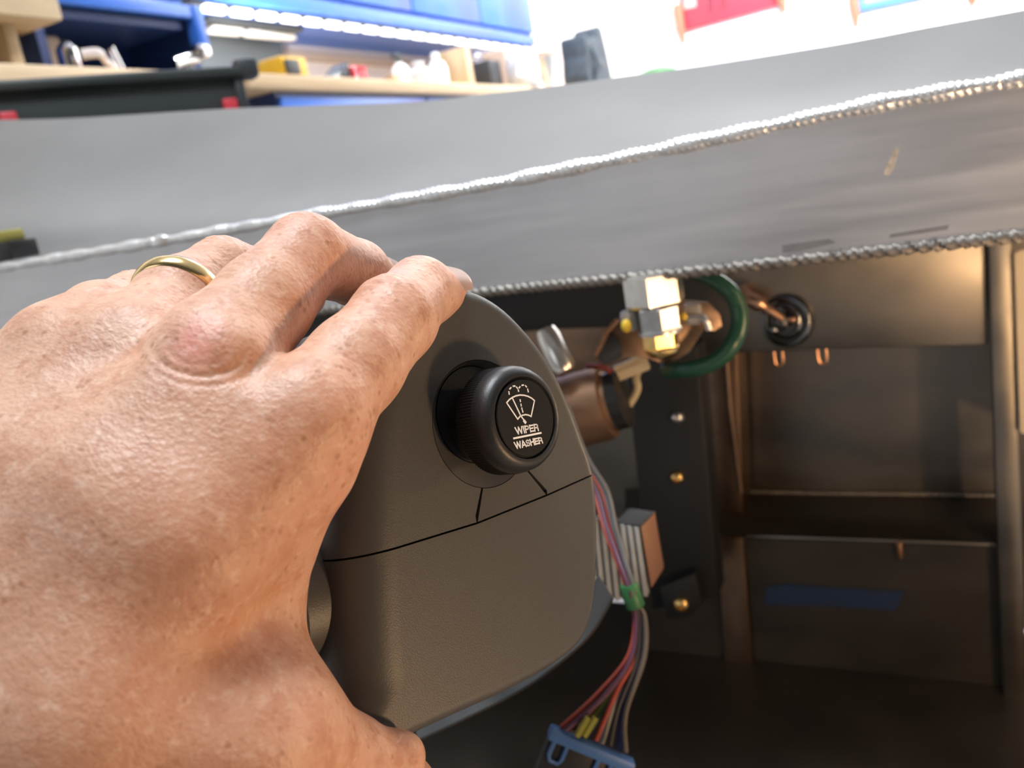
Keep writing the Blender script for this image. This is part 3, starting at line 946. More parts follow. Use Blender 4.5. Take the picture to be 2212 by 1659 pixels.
def skin_material():
    m = bpy.data.materials.new('freckled_skin'); n, l, b = nodes(m)
    tc = n.new('ShaderNodeTexCoord')
    ca = n.new('ShaderNodeVertexColor'); ca.layer_name = 'tint'

    def tex(kind, scale, st=(1, 1, 1), rot=(0, 0, 0), **kw):
        mp = n.new('ShaderNodeMapping'); mp.inputs['Scale'].default_value = st; mp.inputs['Rotation'].default_value = rot
        l.new(tc.outputs['Object'], mp.inputs[0])
        t = n.new(kind); t.inputs['Scale'].default_value = scale
        for k, v in kw.items(): t.inputs[k].default_value = v
        l.new(mp.outputs[0], t.inputs['Vector']); return t

    def mrange(sock, a, b_, c, d):
        r = n.new('ShaderNodeMapRange')
        for i, v in zip(('From Min', 'From Max', 'To Min', 'To Max'), (a, b_, c, d)): r.inputs[i].default_value = v
        l.new(sock, r.inputs['Value']); return r.outputs[0]

    def mix(fac, a, b_, mode='MIX'):
        x = n.new('ShaderNodeMix'); x.data_type = 'RGBA'; x.blend_type = mode
        if hasattr(fac, 'is_linked'): l.new(fac, x.inputs[0])
        else: x.inputs[0].default_value = fac
        for s, i in ((a, 6), (b_, 7)):
            if hasattr(s, 'is_linked'): l.new(s, x.inputs[i])
            else: x.inputs[i].default_value = (*s, 1)
        return x.outputs[2]
    c = ca.outputs['Color']
    mott = tex('ShaderNodeTexNoise', 150, Detail=5.0, Roughness=0.6)
    c = mix(mrange(mott.outputs['Fac'], 0.46, 0.64, 0, 0.75), c, (0.48, 0.225, 0.14))
    pale = tex('ShaderNodeTexNoise', 380, Detail=3.0)
    c = mix(mrange(pale.outputs['Fac'], 0.54, 0.72, 0, 0.35), c, (0.76, 0.56, 0.44))
    fr = tex('ShaderNodeTexVoronoi', 420)
    fr2 = tex('ShaderNodeTexNoise', 260, Detail=2.0)
    f1 = mrange(fr.outputs['Distance'], 0.16, 0.40, 1, 0)
    f2 = mrange(fr2.outputs['Fac'], 0.47, 0.64, 0, 0.75)
    mu = n.new('ShaderNodeMath'); mu.operation = 'MULTIPLY'; l.new(f1, mu.inputs[0]); l.new(f2, mu.inputs[1])
    c = mix(mu.outputs[0], c, (0.36, 0.16, 0.085))
    big = tex('ShaderNodeTexNoise', 60, Detail=3.0)
    c = mix(mrange(big.outputs['Fac'], 0.5, 0.75, 0, 0.45), c, (0.46, 0.22, 0.12))
    l.new(c, b.inputs['Base Color'])
    b.inputs['Roughness'].default_value = 0.46
    b.inputs['Specular IOR Level'].default_value = 0.45
    b.inputs['Subsurface Weight'].default_value = 0.12
    b.inputs['Subsurface Radius'].default_value = (1.0, 0.35, 0.2)
    b.inputs['Subsurface Scale'].default_value = 0.0025
    # fine skin relief: cells and short creases across the hand
    v = tex('ShaderNodeTexVoronoi', 950); v2 = tex('ShaderNodeTexNoise', 420, st=(1.0, 2.2, 1.4), rot=(0.3, 0.5, 0.8), Detail=5.0)
    ad = n.new('ShaderNodeMath'); ad.operation = 'MULTIPLY_ADD'; ad.inputs[1].default_value = 0.35
    l.new(v.outputs['Distance'], ad.inputs[0]); l.new(v2.outputs['Fac'], ad.inputs[2])
    bp = n.new('ShaderNodeBump'); bp.inputs['Strength'].default_value = 0.32; bp.inputs['Distance'].default_value = 0.0008
    l.new(ad.outputs[0], bp.inputs['Height']); l.new(bp.outputs[0], b.inputs['Normal'])
    return m


M['skin'] = skin_material()
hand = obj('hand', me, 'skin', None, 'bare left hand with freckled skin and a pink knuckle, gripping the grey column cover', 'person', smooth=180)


def cw(v):                                                # hand millimetres -> world
    return Vector(to_world(np.array([v]))[0])


def cdir(v):
    return R @ Vector((v[0], v[1], -v[2]))


def fingernail(js, r, up, ahead):
    ax = unit(js[4] - js[3]); up = unit(np.array(up) - ax * (np.array(up) @ ax)); side = np.cross(ax, up)
    bm = B(); grid = []
    for i in range(9):
        row = []
        for j in range(9):
            s = -1 + i / 4; q = -1 + j / 4
            wd = 0.78 * r * (1 - 0.25 * max(0, s) ** 4)
            ang = q * wd / r
            rr = r + 0.5 - 0.35 * abs(q) ** 3
            row.append(bm.verts.new(cw(js[4] + ax * (ahead + s * r * 0.85) + up * rr * math.cos(ang) + side * rr * math.sin(ang))))
        grid.append(row)
    for i in range(8):
        for j in range(8):
            bm.faces.new((grid[i][j], grid[i + 1][j], grid[i + 1][j + 1], grid[i][j + 1]))
    bmesh.ops.solidify(bm, geom=bm.faces[:], thickness=0.0006)
    return obj('fingernail', bm, 'nail', hand, smooth=60)


fingernail(INDEX, 8.3, (0.62, 0.8, -0.1), -0.2)
fingernail(MIDDLE, 7.8, (0.55, 0.85, -0.1), 1.0)
fingernail(RING, 7.2, (0.4, 0.9, 0.1), 1.0)
fingernail(PINKY, 6.3, (0.4, 0.9, 0.1), 1.0)
fingernail(THUMB, 8.5, (0.3, -0.7, -0.6), 1.0)

# gold wedding ring on the ring finger
rc = K(386, 644, 226)
rax = unit(K(432, 572, 238) - K(343, 724, 212))
bm = B()
rr_ = 11.2
prof = [(rr_ - 0.3, -2.5), (rr_ + 0.55, -2.3), (rr_ + 1.0, -1.3), (rr_ + 1.15, 0), (rr_ + 1.0, 1.3), (rr_ + 0.55, 2.3), (rr_ - 0.3, 2.5), (rr_ - 0.4, 0)]
a = cdir(rax); u = (Z - a * Z.dot(a)).normalized(); v = a.cross(u)
rings = []
for k in range(72):
    q = 2 * math.pi * k / 72
    rings.append([bm.verts.new(cw(rc) + (u * math.cos(q) + v * math.sin(q)) * r * 0.001 + a * h * 0.001) for r, h in prof])
for k in range(72):
    x, y = rings[k], rings[(k + 1) % 72]
    for j in range(len(prof)):
        bm.faces.new((x[j], x[(j + 1) % len(prof)], y[(j + 1) % len(prof)], y[j]))
obj('ring', bm, 'gold', None, 'plain polished gold wedding band worn on the ring finger of the hand', 'ring', smooth=60)

# ------------------------------------------------------------------ things under the beam
DF = 0.575


def vcyl(px, y0, y1, d, prof=None):
    a = P(px[0], y0, d); b = P(px[1], y1, d); return a, b


fit = thing('pipe_fitting', P(1430, 700, DF), 'bright steel hexagonal pipe fitting with a brass end hanging under the beam', 'fitting')
FA = (P(1433, 770, DF) - P(1409, 600, DF)); FLEN = FA.length; FA = -Z
mm = DF / FPX


def fc(py): 
    p = P(1409 + (py - 600) * 0.141, py, DF); return p


def hexa(bm, y0, y1, wpx, rot, bev=0.10):
    """hexagon prism between two picture heights, chamfered at its ends"""
    a = fc(y0); h = (y1 - y0) * mm * 1.01; r = wpx * mm / 2
    ux = camv(1, 0, 0); ux = (ux - FA * ux.dot(FA)).normalized(); uy = FA.cross(ux)
    rows = []
    for rr, hh in ((r * (1 - bev), 0), (r, h * bev), (r, h * (1 - bev)), (r * (1 - bev), h)):
        rows.append([bm.verts.new(a + FA * hh + (ux * math.cos(math.radians(rot + 60 * k)) + uy * math.sin(math.radians(rot + 60 * k))) * rr) for k in range(6)])
    for s, t in zip(rows[:-1], rows[1:]):
        for k in range(6): bm.faces.new((s[k], s[(k + 1) % 6], t[(k + 1) % 6], t[k]))
    bm.faces.new(rows[0][::-1]); bm.faces.new(rows[-1])
    return bm


obj('hex_body', hexa(B(), 585, 661, 134, 50), 'steel', fit, smooth=0)
obj('jam_nut', hexa(B(), 662, 714, 94, 30, 0.05), 'nut', fit, smooth=0)
bm = B(); lathe(bm, [(48 * mm, 0), (48 * mm, 6 * mm), (20 * mm, 6 * mm)], fc(712), FA, 32); obj('washer', bm, 'nut', fit)
bm = hexa(B(), 716, 752, 78, 55, 0.06)
obj('brass_nut', bm, 'brass', fit, smooth=0)
bm = B(); lathe(bm, [(37 * mm, 0), (36 * mm, 8 * mm), (30 * mm, 17 * mm), (18 * mm, 22 * mm), (0, 23 * mm)], fc(750), FA, 32); obj('brass_dome', bm, 'brass', fit)
for a, b in (((1338, 668), (1384, 716)), ((1474, 650), (1520, 706))):
    bm = B(); box(bm, P((a[0] + b[0]) / 2, (a[1] + b[1]) / 2, DF + 0.012), (0.012, 0.010, 0.015), bevel=0.003)
    obj('side_lug', bm, 'clear', fit)
for px, py, r_ in ((1353, 704, 0.0036), (1478, 684, 0.0022)):
    bm = B(); ball(bm, P(px, py, DF + 0.004), (r_, r_, r_ * 1.3)); obj('yellow_pin', bm, 'yellow_plastic', fit)
bm = B(); tube(bm, curve([P(1484, 690, DF + .006), P(1510, 686, DF + .006), P(1524, 692, DF + .006), P(1532, 712, DF + .008)], 5), 0.0026, 8)
obj('prong', bm, 'steel', fit)

DB = 0.635
bm = B()
plate = [(1322, 694), (1338, 686), (1400, 655), (1470, 648), (1530, 652), (1556, 680), (1560, 705), (1542, 716), (1520, 712), (1490, 760), (1440, 790), (1390, 770), (1340, 775), (1312, 730)]
prism(bm, [P(x, y, DB) for x, y in plate], camv(0, 0, 0.003), 0.0006)
br = thing('copper_bracket', P(1440, 720, DB), 'folded copper coloured bracket plate behind the hexagonal fitting', 'bracket')
obj('plate', bm, 'copper_alu', br)
bm = B(); prism(bm, [P(1318, 712, DB - .004), P(1342, 740, DB - .016), P(1345, 770, DB - .014), P(1305, 790, DB - .008), P(1288, 768, DB - .004)], camv(0, 0, 0.003), 0.0006)
obj('folded_flap', bm, 'dark_alu', br)
bm = B(); tube(bm, curve([P(1334, 690, DB - .004), P(1312, 716, DB - .004), P(1300, 745, DB - .003), P(1286, 768, DB - .003)], 5), 0.0022, 8)
obj('bent_edge', bm, 'copper', br)

DM = 0.66
mot = thing('wiper_motor', P(1270, 880, DM), 'brown cylindrical motor with a cream band behind the column cover', 'motor')
ma, mb = P(1100, 925, DM + 0.02), P(1316, 868, DM - 0.01)
ax_ = (mb - ma).normalized(); RM = 0.0285
bm = B(); L_ = (mb - ma).length
lathe(bm, [(RM * 0.9, -0.02), (RM, -0.015), (RM, L_ - 0.006), (RM * 0.96, L_ - 0.001), (RM * 0.82, L_), (RM * 0.8, L_ + 0.003), (0, L_ + 0.003)], ma, ax_, 48)
obj('motor_can', bm, 'motor', mot, smooth=40)
bm = B(); lathe(bm, [(RM * 0.80, L_), (RM * 0.80, L_ + 0.012), (RM * 0.6, L_ + 0.014), (0, L_ + 0.014)], ma, ax_, 40)
obj('end_cap', bm, 'black', mot)
bm = B(); tube(bm, curve([P(1384, 790, DM - .01), P(1374, 815, DM - .01), P(1376, 843, DM - .01), P(1352, 882, DM - .008), P(1318, 910, DM - .004), P(1290, 922, DM)], 6), 0.0030, 10)
obj('cable_band', bm, 'cream', mot)
bm = B()
cx = P(1362, 795, DM - .014)
box(bm, cx, (0.027, 0.014, 0.0125), ax=(camv(0.92, 0.36, 0), camv(0, 0, 1), camv(-0.36, 0.92, 0)), bevel=0.002)
box(bm, cx + camv(-.002, -.001, -.007), (0.020, 0.003, 0.004), ax=(camv(0.92, 0.36, 0), camv(0, 0, 1), camv(-0.36, 0.92, 0)), bevel=0.0008)
obj('cream_connector', bm, 'cream', mot)
bm = B(); box(bm, P(1331, 806, DM - .012), (0.004, 0.010, 0.012), bevel=0.001); obj('connector_gap', bm, 'black', mot)
bm = B(); tube(bm, curve([P(1270, 790, DM - .004), P(1300, 792, DM - .016), P(1318, 804, DM - .02), P(1322, 818, DM - .02)], 5), 0.0022, 8); obj('red_lead', bm, 'w_red', mot)
bm = B(); a = P(1178, 715, DM - .02); b = P(1222, 805, DM - .03)
lathe(bm, [(0.008, 0), (0.0095, 0.006), (0.0095, (b - a).length - .004), (0.007, (b - a).length)], a, b - a, 24)
obj('chrome_stub', bm, 'steel', None, 'short shiny tube end just right of the column cover top', 'tube')

DH = 0.60
bm = B(); tube(bm, curve([P(x, y, DH + dz) for x, y, dz in ((1470, 575, .03), (1530, 598, .01), (1575, 628, 0), (1594, 662, 0), (1597, 700, 0), (1584, 740, 0), (1556, 772, .004), (1515, 792, .01), (1475, 798, .02), (1440, 800, .04))], 7), 0.0062, 14)
obj('green_hose', bm, 'green_hose', None, 'dark green rubber hose looped beside the hexagonal fitting', 'hose', smooth=60)

bk = thing('ground_stud', onY(1700, 690, YU - 0.01), 'round dark ground stud with a copper cable lug on the upper box', 'stud')
c = onY(1700, 692, YU - 0.0005)
ax_ = (-Y + Vector((-0.25, 0, 0.1))).normalized()
bm = B(); r_ = 0.0255
lathe(bm, [(r_, -0.004), (r_, 0.004), (r_ * 0.94, 0.006), (r_ * 0.86, 0.0062), (r_ * 0.80, 0.003), (r_ * 0.72, 0.003), (r_ * 0.66, 0.007), (r_ * 0.60, 0.008), (r_ * 0.56, 0.005), (r_ * 0.3, 0.005)], c, ax_, 48)
obj('ring_terminal', bm, 'dark_steel', bk, smooth=50)
bm = B(); lathe(bm, [(r_ * 0.36, 0), (r_ * 0.36, 0.012), (r_ * 0.30, 0.016), (r_ * 0.15, 0.018), (0, 0.0182)], c, ax_, 6); obj('stud_nut', bm, 'dark_steel', bk, smooth=0)
for px, py in ((1694, 702), (1712, 690), (1672, 712)):
    bm = B(); ball(bm, onY(px, py, YU - 0.012), (.004, .003, .003), sub=2); obj('solder_blob', bm, 'copper' if px > 1680 else 'steel', bk)
bm = B(); tube(bm, curve([onY(1606, 622, YU - 0.008), onY(1622, 644, YU - 0.016), onY(1650, 662, YU - 0.020), onY(1690, 688, YU - 0.018)], 6), [0.006] * 6 + [0.0078] * 6 + [0.0045] * 7, 10)
obj('cable_lug', bm, 'copper', bk, smooth=60)

# heat sink with upright fins
DS = 0.55
hs = thing('heat_sink', P(1370, 1200, DS), 'white finned heat sink block with a copper brown side under the motor', 'heat sink')
q = [P(1326, 1128, DS), P(1383, 1140, DS), P(1405, 1284, DS), P(1270, 1300, DS)]
bm = B(); prism(bm, [p + camv(0, 0, 0.004) for p in (P(1268, 1120, DS), q[1], q[2], P(1262, 1304, DS))], camv(0, 0, 0.02)); obj('core', bm, 'white_metal', hs)
for k in range(9):
    t0 = -0.15 + k * 0.128; 
    a, b = P(1268 + 115 * t0 * 1.0, 1118 + 22 * t0, DS), P(1268 + 115 * (t0 + 0.09), 1118 + 22 * (t0 + 0.09), DS)
    c_, d_ = P(1285 + 118 * (t0 + 0.09), 1302 - 18 * t0, DS), P(1285 + 118 * t0, 1302 - 18 * t0, DS)
    bm = B(); prism(bm, [p - camv(0, 0, 0.003) for p in (a, b, c_, d_)], camv(0, 0, 0.008), 0.0006); obj('fin', bm, 'white_metal', hs)
bm = B(); prism(bm, [P(1384, 1138, DS), P(1414, 1108, DS + .02), P(1434, 1228, DS + .02), P(1407, 1272, DS)], camv(0.002, 0, 0.012), 0.0008); obj('side_plate', bm, 'orange', hs)
bm = B(); prism(bm, [P(1330, 1128, DS), P(1384, 1138, DS), P(1414, 1106, DS + .02), P(1360, 1098, DS + .02)], camv(0, 0.0, 0.004), 0.0006); obj('top_plate', bm, 'black_steel', hs)

c = P(1180, 890, DM + .02); bm = B(); box(bm, c + Y * 0.05, (0.012, 0.11, 0.016)); obj('mount_bar', bm, 'black_steel', mot)
# wire harness
DW = 0.47
wh = thing('wire_harness', P(1360, 1285, DW), 'bundle of coloured wires with a green band and blue rimmed plug', 'wire harness')
up_ = [(1205, 880, .15), (1248, 985, .09), (1296, 1060, .05), (1318, 1140, .03), (1342, 1210, .01), (1362, 1270, 0), (1368, 1300, 0)]
cols = [('red', -14, (1372, 1340), (1356, 1420), (1290, 1500), (1212, 1572)), ('darkred', -10, (1374, 1340), (1360, 1425), (1300, 1510), (1232, 1582)),
        ('purple', -7, (1374, 1340), (1362, 1425), (1305, 1505), (1222, 1578)),
        ('yellow', -3, (1376, 1340), (1366, 1425), (1318, 1500), (1250, 1592)), ('greenw', 0, (1377, 1340), (1368, 1430), (1322, 1510), (1262, 1596)),
        ('red', 3, (1379, 1340), (1372, 1420), (1334, 1490), (1287, 1600)), ('white', 5, (1380, 1340), (1374, 1425), (1328, 1520), (1300, 1606)),
        ('blackw', 7, (1381, 1340), (1374, 1430), (1335, 1530), (1318, 1612)), ('bluew', 9, (1384, 1340), (1382, 1425), (1346, 1520), (1335, 1618)),
        ('bluew', 11, (1386, 1340), (1385, 1425), (1352, 1520), (1343, 1620)), ('tan', 14, (1393, 1335), (1392, 1420), (1352, 1540), (1352, 1626))]
for i, (cn, off, *dn) in enumerate(cols):
    o_ = off * 0.9
    pp = [P(x + o_ * max(0.4, 1.8 - 0.25 * k), y, DW + dz + 0.0035 * math.sin(i * 2.4)) for k, (x, y, dz) in enumerate(up_)]
    pp += [P(x, y, DW - 0.006 * k + 0.0035 * math.sin(i * 2.4)) for k, (x, y) in enumerate(dn)]
    bm = B(); tube(bm, curve(pp, 6), 0.00135, 8); obj('wire', bm, 'w_' + cn, wh, label=dict(blackw='black', bluew='blue', greenw='dark green', darkred='dark red').get(cn, cn) + ' wire', smooth=60)
for x in (1246, 1262):
    bm = B(); tube(bm, [P(x + 24, 1550, DW - .023), P(x, 1590, DW - .023)], 0.0017, 8); obj('wire', bm, 'w_yellow', wh, label='yellow wire end')
bm = B(); a, b = P(1357, 1262, DW), P(1374, 1312, DW)
lathe(bm, [(0.0048, 0), (0.0053, 0.001), (0.0053, (b - a).length - .001), (0.0048, (b - a).length)], a, b - a, 20); obj('tape_band', bm, 'green_tape', wh, smooth=40)
DC = DW - 0.02
pu = (P(1370, 1648, DC) - P(1190, 1572, DC)).normalized(); pn = camv(0, 0, 1); pv = pn.cross(pu); pv = -pv if pv.dot(Z) > 0 else pv
o0 = P(1190, 1572, DC); LN = (P(1370, 1648, DC) - o0).length
con = None
bm = B(); box(bm, o0 + pu * LN / 2 + pv * 0.002, (LN, 0.010, 0.0058), ax=(pu, pn, pv), bevel=0.001); con = obj('plug_rim', bm, 'blue_conn', wh)
for s in (0.155, 0.68):
    c = o0 + pu * LN * s + pv * 0.009 - pn * 0.004
    bm = B(); tube(bm, [c - pu * .0036 - pv * .008, c - pu * .0036 + pv * .003, c - pu * .0022 + pv * .0055, c + pu * .0022 + pv * .0055, c + pu * .0036 + pv * .003, c + pu * .0036 - pv * .008], 0.0012, 8)
    obj('latch_loop', bm, 'blue_conn', con)
bm = B(); box(bm, o0 + pu * LN / 2 + pv * 0.022 + pn * 0.002, (LN * 0.98, 0.009, 0.036), ax=(pu, pn, pv), bevel=0.0015); obj('plug_body', bm, 'black', wh)

# pale metal flange under the column cover
bm = B()
arc = curve([P(x, y, 0.42) for x, y in ((1322, 1290), (1276, 1366), (1212, 1426), (1125, 1488), (1005, 1549), (900, 1598))], 6)
rows = [[bm.verts.new(p + o) for o in (camv(-.004, .004, .03), camv(0, 0, 0), camv(.0012, -.0018, 0.003), camv(.001, -.002, .02))] for p in arc]
for r, s in zip(rows[:-1], rows[1:]):
    for k in range(3): bm.faces.new((r[k], s[k], s[k + 1], r[k + 1]))
bmesh.ops.recalc_face_normals(bm, faces=bm.faces); bmesh.ops.solidify(bm, geom=bm.faces[:], thickness=0.0012)
col = thing('steering_column', FO - FN * 0.18, 'dark steering column with a curved pale flange just below the column cover', 'steering column'); col['kind'] = 'thing'
obj('column_flange', bm, 'flange', col, label='curved pale flange', smooth=50)
bm = B(); lathe(bm, [(0.017, 0.06), (0.017, 0.50), (0.012, 0.505)], f3(f2(1010, 1180)), -FN, 32); obj('column_tube', bm, 'black_steel', col)
bm = B(); box(bm, P(1060, 1455, 0.43) + camv(-0.012, 0.012, 0.03), (0.010, 0.010, 0.07), ax=(camv(1, 0, 0), camv(0, 1, 0), camv(-0.3, 0.25, 1)), bevel=0.001); obj('flange_stay', bm, 'black_steel', col)

# small dark junction with a yellow top, behind the beam at the far side
jb = thing('relay', P(30, 535, 0.87), 'black relay with a yellow green top behind the beam, beside the hand', 'relay')
bm = B(); box(bm, P(18, 543, 0.87), (0.055, 0.03, 0.018), bevel=0.002); obj('relay_base', bm, 'black', jb)
bm = B(); box(bm, P(2, 514, 0.87), (0.042, 0.025, 0.012), bevel=0.002); obj('relay_top', bm, mat('olive_plastic', (0.30, 0.27, 0.06), 0.5), jb)

# ------------------------------------------------------------------ the workbench and cabinets
bench = thing('workbench', Vector((XB - 0.35, BP.y + 1.3, 0.0)), 'long workbench with a maple top over blue drawer cabinets along the wall', 'workbench')
yb0 = onX(533, 165, XB).y; yb1 = YBACK - 0.02
bm = B(); box(bm, Vector((XB - 0.35, (yb0 + yb1) / 2, ZB - 0.0225)), (0.70, yb1 - yb0, 0.045), bevel=0.006); obj('worktop', bm, 'wood', bench)
yc0 = onX(598, 200, XB - 0.02).y
xf = XB - 0.02
n_cab = 5; cw_ = (yb1 - yc0) / n_cab
for k in range(n_cab):
    a = yc0 + k * cw_; b = a + cw_ - 0.006
    bm = B(); box(bm, Vector((XB - 0.36, (a + b) / 2, (ZB - 0.045) / 2)), (0.66, b - a, ZB - 0.045 - 0.002)); cb = obj('drawer_cabinet', bm, 'navy', bench)
    for j, (z1, z0) in enumerate(((ZB - .06, ZB - .19), (ZB - .20, ZB - .38), (ZB - .39, ZB - .60), (ZB - .61, 0.04))):
        bm = B(); box(bm, Vector((xf - 0.008, (a + b) / 2, (z0 + z1) / 2)), (0.022, b - a - 0.02, z1 - z0), bevel=0.003)
        obj('drawer', bm, 'blue', cb)
        bm = B(); box(bm, Vector((xf + 0.008, (a + b) / 2, z1 - 0.045)), (0.014, b - a - 0.08, 0.022), bevel=0.003); obj('handle', bm, 'whitep', cb)

# back board behind the bench
obj('back_board', box(B(), Vector((XWALL + 0.012, (yb0 + yb1) / 2 + 0.1, ZB + 0.22)), (0.02, yb1 - yb0 - 0.2, 0.42)), 'tile', None, 'pale pinkish board on the wall behind the workbench', 'board')

# right upper cabinet with LED strip under it
XU = XB - 0.30
ca = onX(500, 9, XU); cb_ = onX(1155, 100, XU)
zu = (ca.z + cb_.z) / 2
ya = onX(415, 0, XU).y; ye = onX(1155, 100, XU).y
uc = thing('wall_cabinet', Vector(((XU + XWALL) / 2, (ya + ye) / 2, zu)), 'long blue wall cabinet above the bench with a light strip under its front edge', 'cabinet')
hh = 0.75
bm = B(); box(bm, Vector(((XU + XWALL) / 2, (ya + ye) / 2, zu + hh / 2 + 0.004)), (XU - XWALL - 0.02, ye - ya, hh)); obj('cabinet_body', bm, 'blue', uc)
nd = 4; dw = (ye - ya) / nd
for k in range(nd):
    a = ya + k * dw + 0.004; b = ya + (k + 1) * dw - 0.004
    bm = B(); box(bm, Vector((XU + 0.004, (a + b) / 2, zu + 0.07 + (hh - 0.09) / 2)), (0.022, b - a, hh - 0.09), bevel=0.004); dr = obj('door', bm, 'blue', uc)
    for yy in (a + 0.12, b - 0.12):
        bm = B(); lathe(bm, [(0.012, 0), (0.012, 0.008), (0.008, 0.012), (0, 0.013)], Vector((XU - 0.012, yy, zu + 0.05)), X, 14); obj('knob', bm, 'whitep', dr)
bm = B(); box(bm, Vector((XU - 0.004, (ya + ye) / 2, zu + 0.03)), (0.03, ye - ya, 0.05), bevel=0.004); obj('lower_rail', bm, 'blue', uc)
led = thing('light_strip', Vector((XU - 0.02, (ya + ye) / 2, zu - 0.015)), 'row of lit white lamps under the front edge of the blue wall cabinet', 'light')
bm = B(); box(bm, Vector((XU - 0.03, (ya + ye) / 2, zu - 0.006)), (0.035, ye - ya, 0.012)); obj('housing', bm, 'grey_panel', led)
seg_ = np.linspace(0, 1, 22)
L_ = ye - ya
for k in range(20):
    a = ya + 0.06 + k * (L_ - 0.08) / 20; b = a + (L_ - 0.08) / 20 - 0.034
    bm = B(); box(bm, Vector((XU - 0.018, (a + b) / 2, zu - 0.020)), (0.026, b - a, 0.024), bevel=0.006); obj('lamp', bm, 'led', led)

# hooks rail under the wall cabinet
bm = B(); box(bm, Vector((XWALL + 0.04, (ya + ye) / 2 + 0.3, zu - 0.045)), (0.03, ye - ya - 0.6, 0.03)); rail = obj('rail', bm, 'cardboard', None, 'beige rail on the wall just below the blue wall cabinet', 'rail')

# left blue hutch
XH = XB - 0.10
zt = onX(426, 25, XH).z; zb2 = onX(445, 105, XH).z
y0h = onX(62, 20, XH).y; y1h = onX(440, 60, XH).y
hz = thing('blue_hutch', Vector((XH - 0.2, (y0h + y1h) / 2, zb2)), 'open blue steel hutch with a bright front lip standing over the left bench', 'hutch')
ztop = onX(430, 14, XH).z; zlip = onX(430, 42, XH).z; zbot = onX(444, 104, XH).z
bm = B(); box(bm, Vector((XH - 0.01, (y0h + y1h) / 2, (ztop + zlip) / 2)), (0.03, y1h - y0h, ztop - zlip), bevel=0.004); obj('front_lip', bm, 'blue', hz)
bm = B(); box(bm, Vector((XH - 0.20, (y0h + y1h) / 2, ztop - 0.01)), (0.38, y1h - y0h, 0.02)); obj('top', bm, 'navy', hz)
bm = B(); box(bm, Vector((XH - 0.30, (y0h + y1h) / 2, (ZB + ztop) / 2)), (0.02, y1h - y0h, ztop - ZB)); obj('back', bm, 'navy', hz)
bm = B(); box(bm, Vector((XH - 0.16, y1h - 0.012, (zbot + ztop) / 2)), (0.28, 0.02, ztop - zbot)); obj('side', bm, 'navy', hz)
bm = B(); box(bm, Vector((XH - 0.01, y1h - 0.018, (zbot + ztop) / 2)), (0.04, 0.036, ztop - zbot), bevel=0.006); obj('front_stile', bm, 'blue', hz)  # brighter blue strip stands for the light on the front edge
bm = B(); box(bm, Vector((XH - 0.15, (y0h + y1h) / 2 - 0.02, zbot + 0.06)), (0.26, y1h - y0h - 0.08, 0.02)); obj('shelf', bm, 'navy', hz)
bm = B(); box(bm, Vector((XH - 0.15, y1h - 0.012, (zbot + ZB) / 2)), (0.22, 0.02, zbot - ZB)); obj('leg', bm, 'navy', hz)
bm = B(); box(bm, Vector((XH - 0.15, y0h + 0.012, (ZB + ztop) / 2)), (0.30, 0.024, ztop - ZB)); obj('side', bm, 'navy', hz)

# left bench with ply shelf box
lb = thing('side_bench', Vector((XB - 0.35, yb0 - 0.8, 0)), 'nearer bench with a pale wooden top under the blue hutch', 'workbench')
yl1 = onX(470, 150, XB).y; yl0 = yl1 - 1.6
bm = B(); box(bm, Vector((XB - 0.35, (yl0 + yl1) / 2, ZB - 0.03)), (0.70, yl1 - yl0, 0.05), bevel=0.005); obj('worktop', bm, 'wood', lb)
for dx, yy in ((-0.05, yl0 + 0.08), (-0.65, yl0 + 0.08), (-0.05, yl1 - 0.08), (-0.65, yl1 - 0.08)):
    bm = B(); box(bm, Vector((XB + dx, yy, (ZB - 0.055) / 2)), (0.07, 0.07, ZB - 0.055), bevel=0.004); obj('leg', bm, 'ply', lb)
XS = XB + 0.0
sb = thing('shelf_box', Vector((XS - 0.2, onX(20, 60, XS).y, ZB)), 'pale plywood shelf box with a thick top on the side bench', 'shelf')
yr = onX(128, 30, XS).y; zr0 = onX(128, 46, XS).z
bm = B(); box(bm, Vector((XS - 0.16, yr - 0.35, zr0 + 0.11)), (0.34, 0.70, 0.22), bevel=0.006); obj('top_box', bm, 'ply', sb)
yl = onX(72, 100, XS - 0.03).y
bm = B(); box(bm, Vector((XS - 0.19, yl - 0.03, (ZB + zr0) / 2)), (0.28, 0.03, zr0 - ZB - 0.001), bevel=0.003); obj('upright', bm, 'ply', sb)
bm = B(); box(bm, Vector((XS - 0.30, yl - 0.35, (ZB + zr0) / 2)), (0.02, 0.60, zr0 - ZB - 0.001)); obj('back', bm, 'ply', sb)
bm = B(); box(bm, Vector((XS - 0.19, yl - 0.36, ZB + 0.035)), (0.16, 0.22, 0.05), bevel=0.006); obj('tray', bm, 'whitep', None, 'small pale tray inside the plywood shelf box', 'tray')

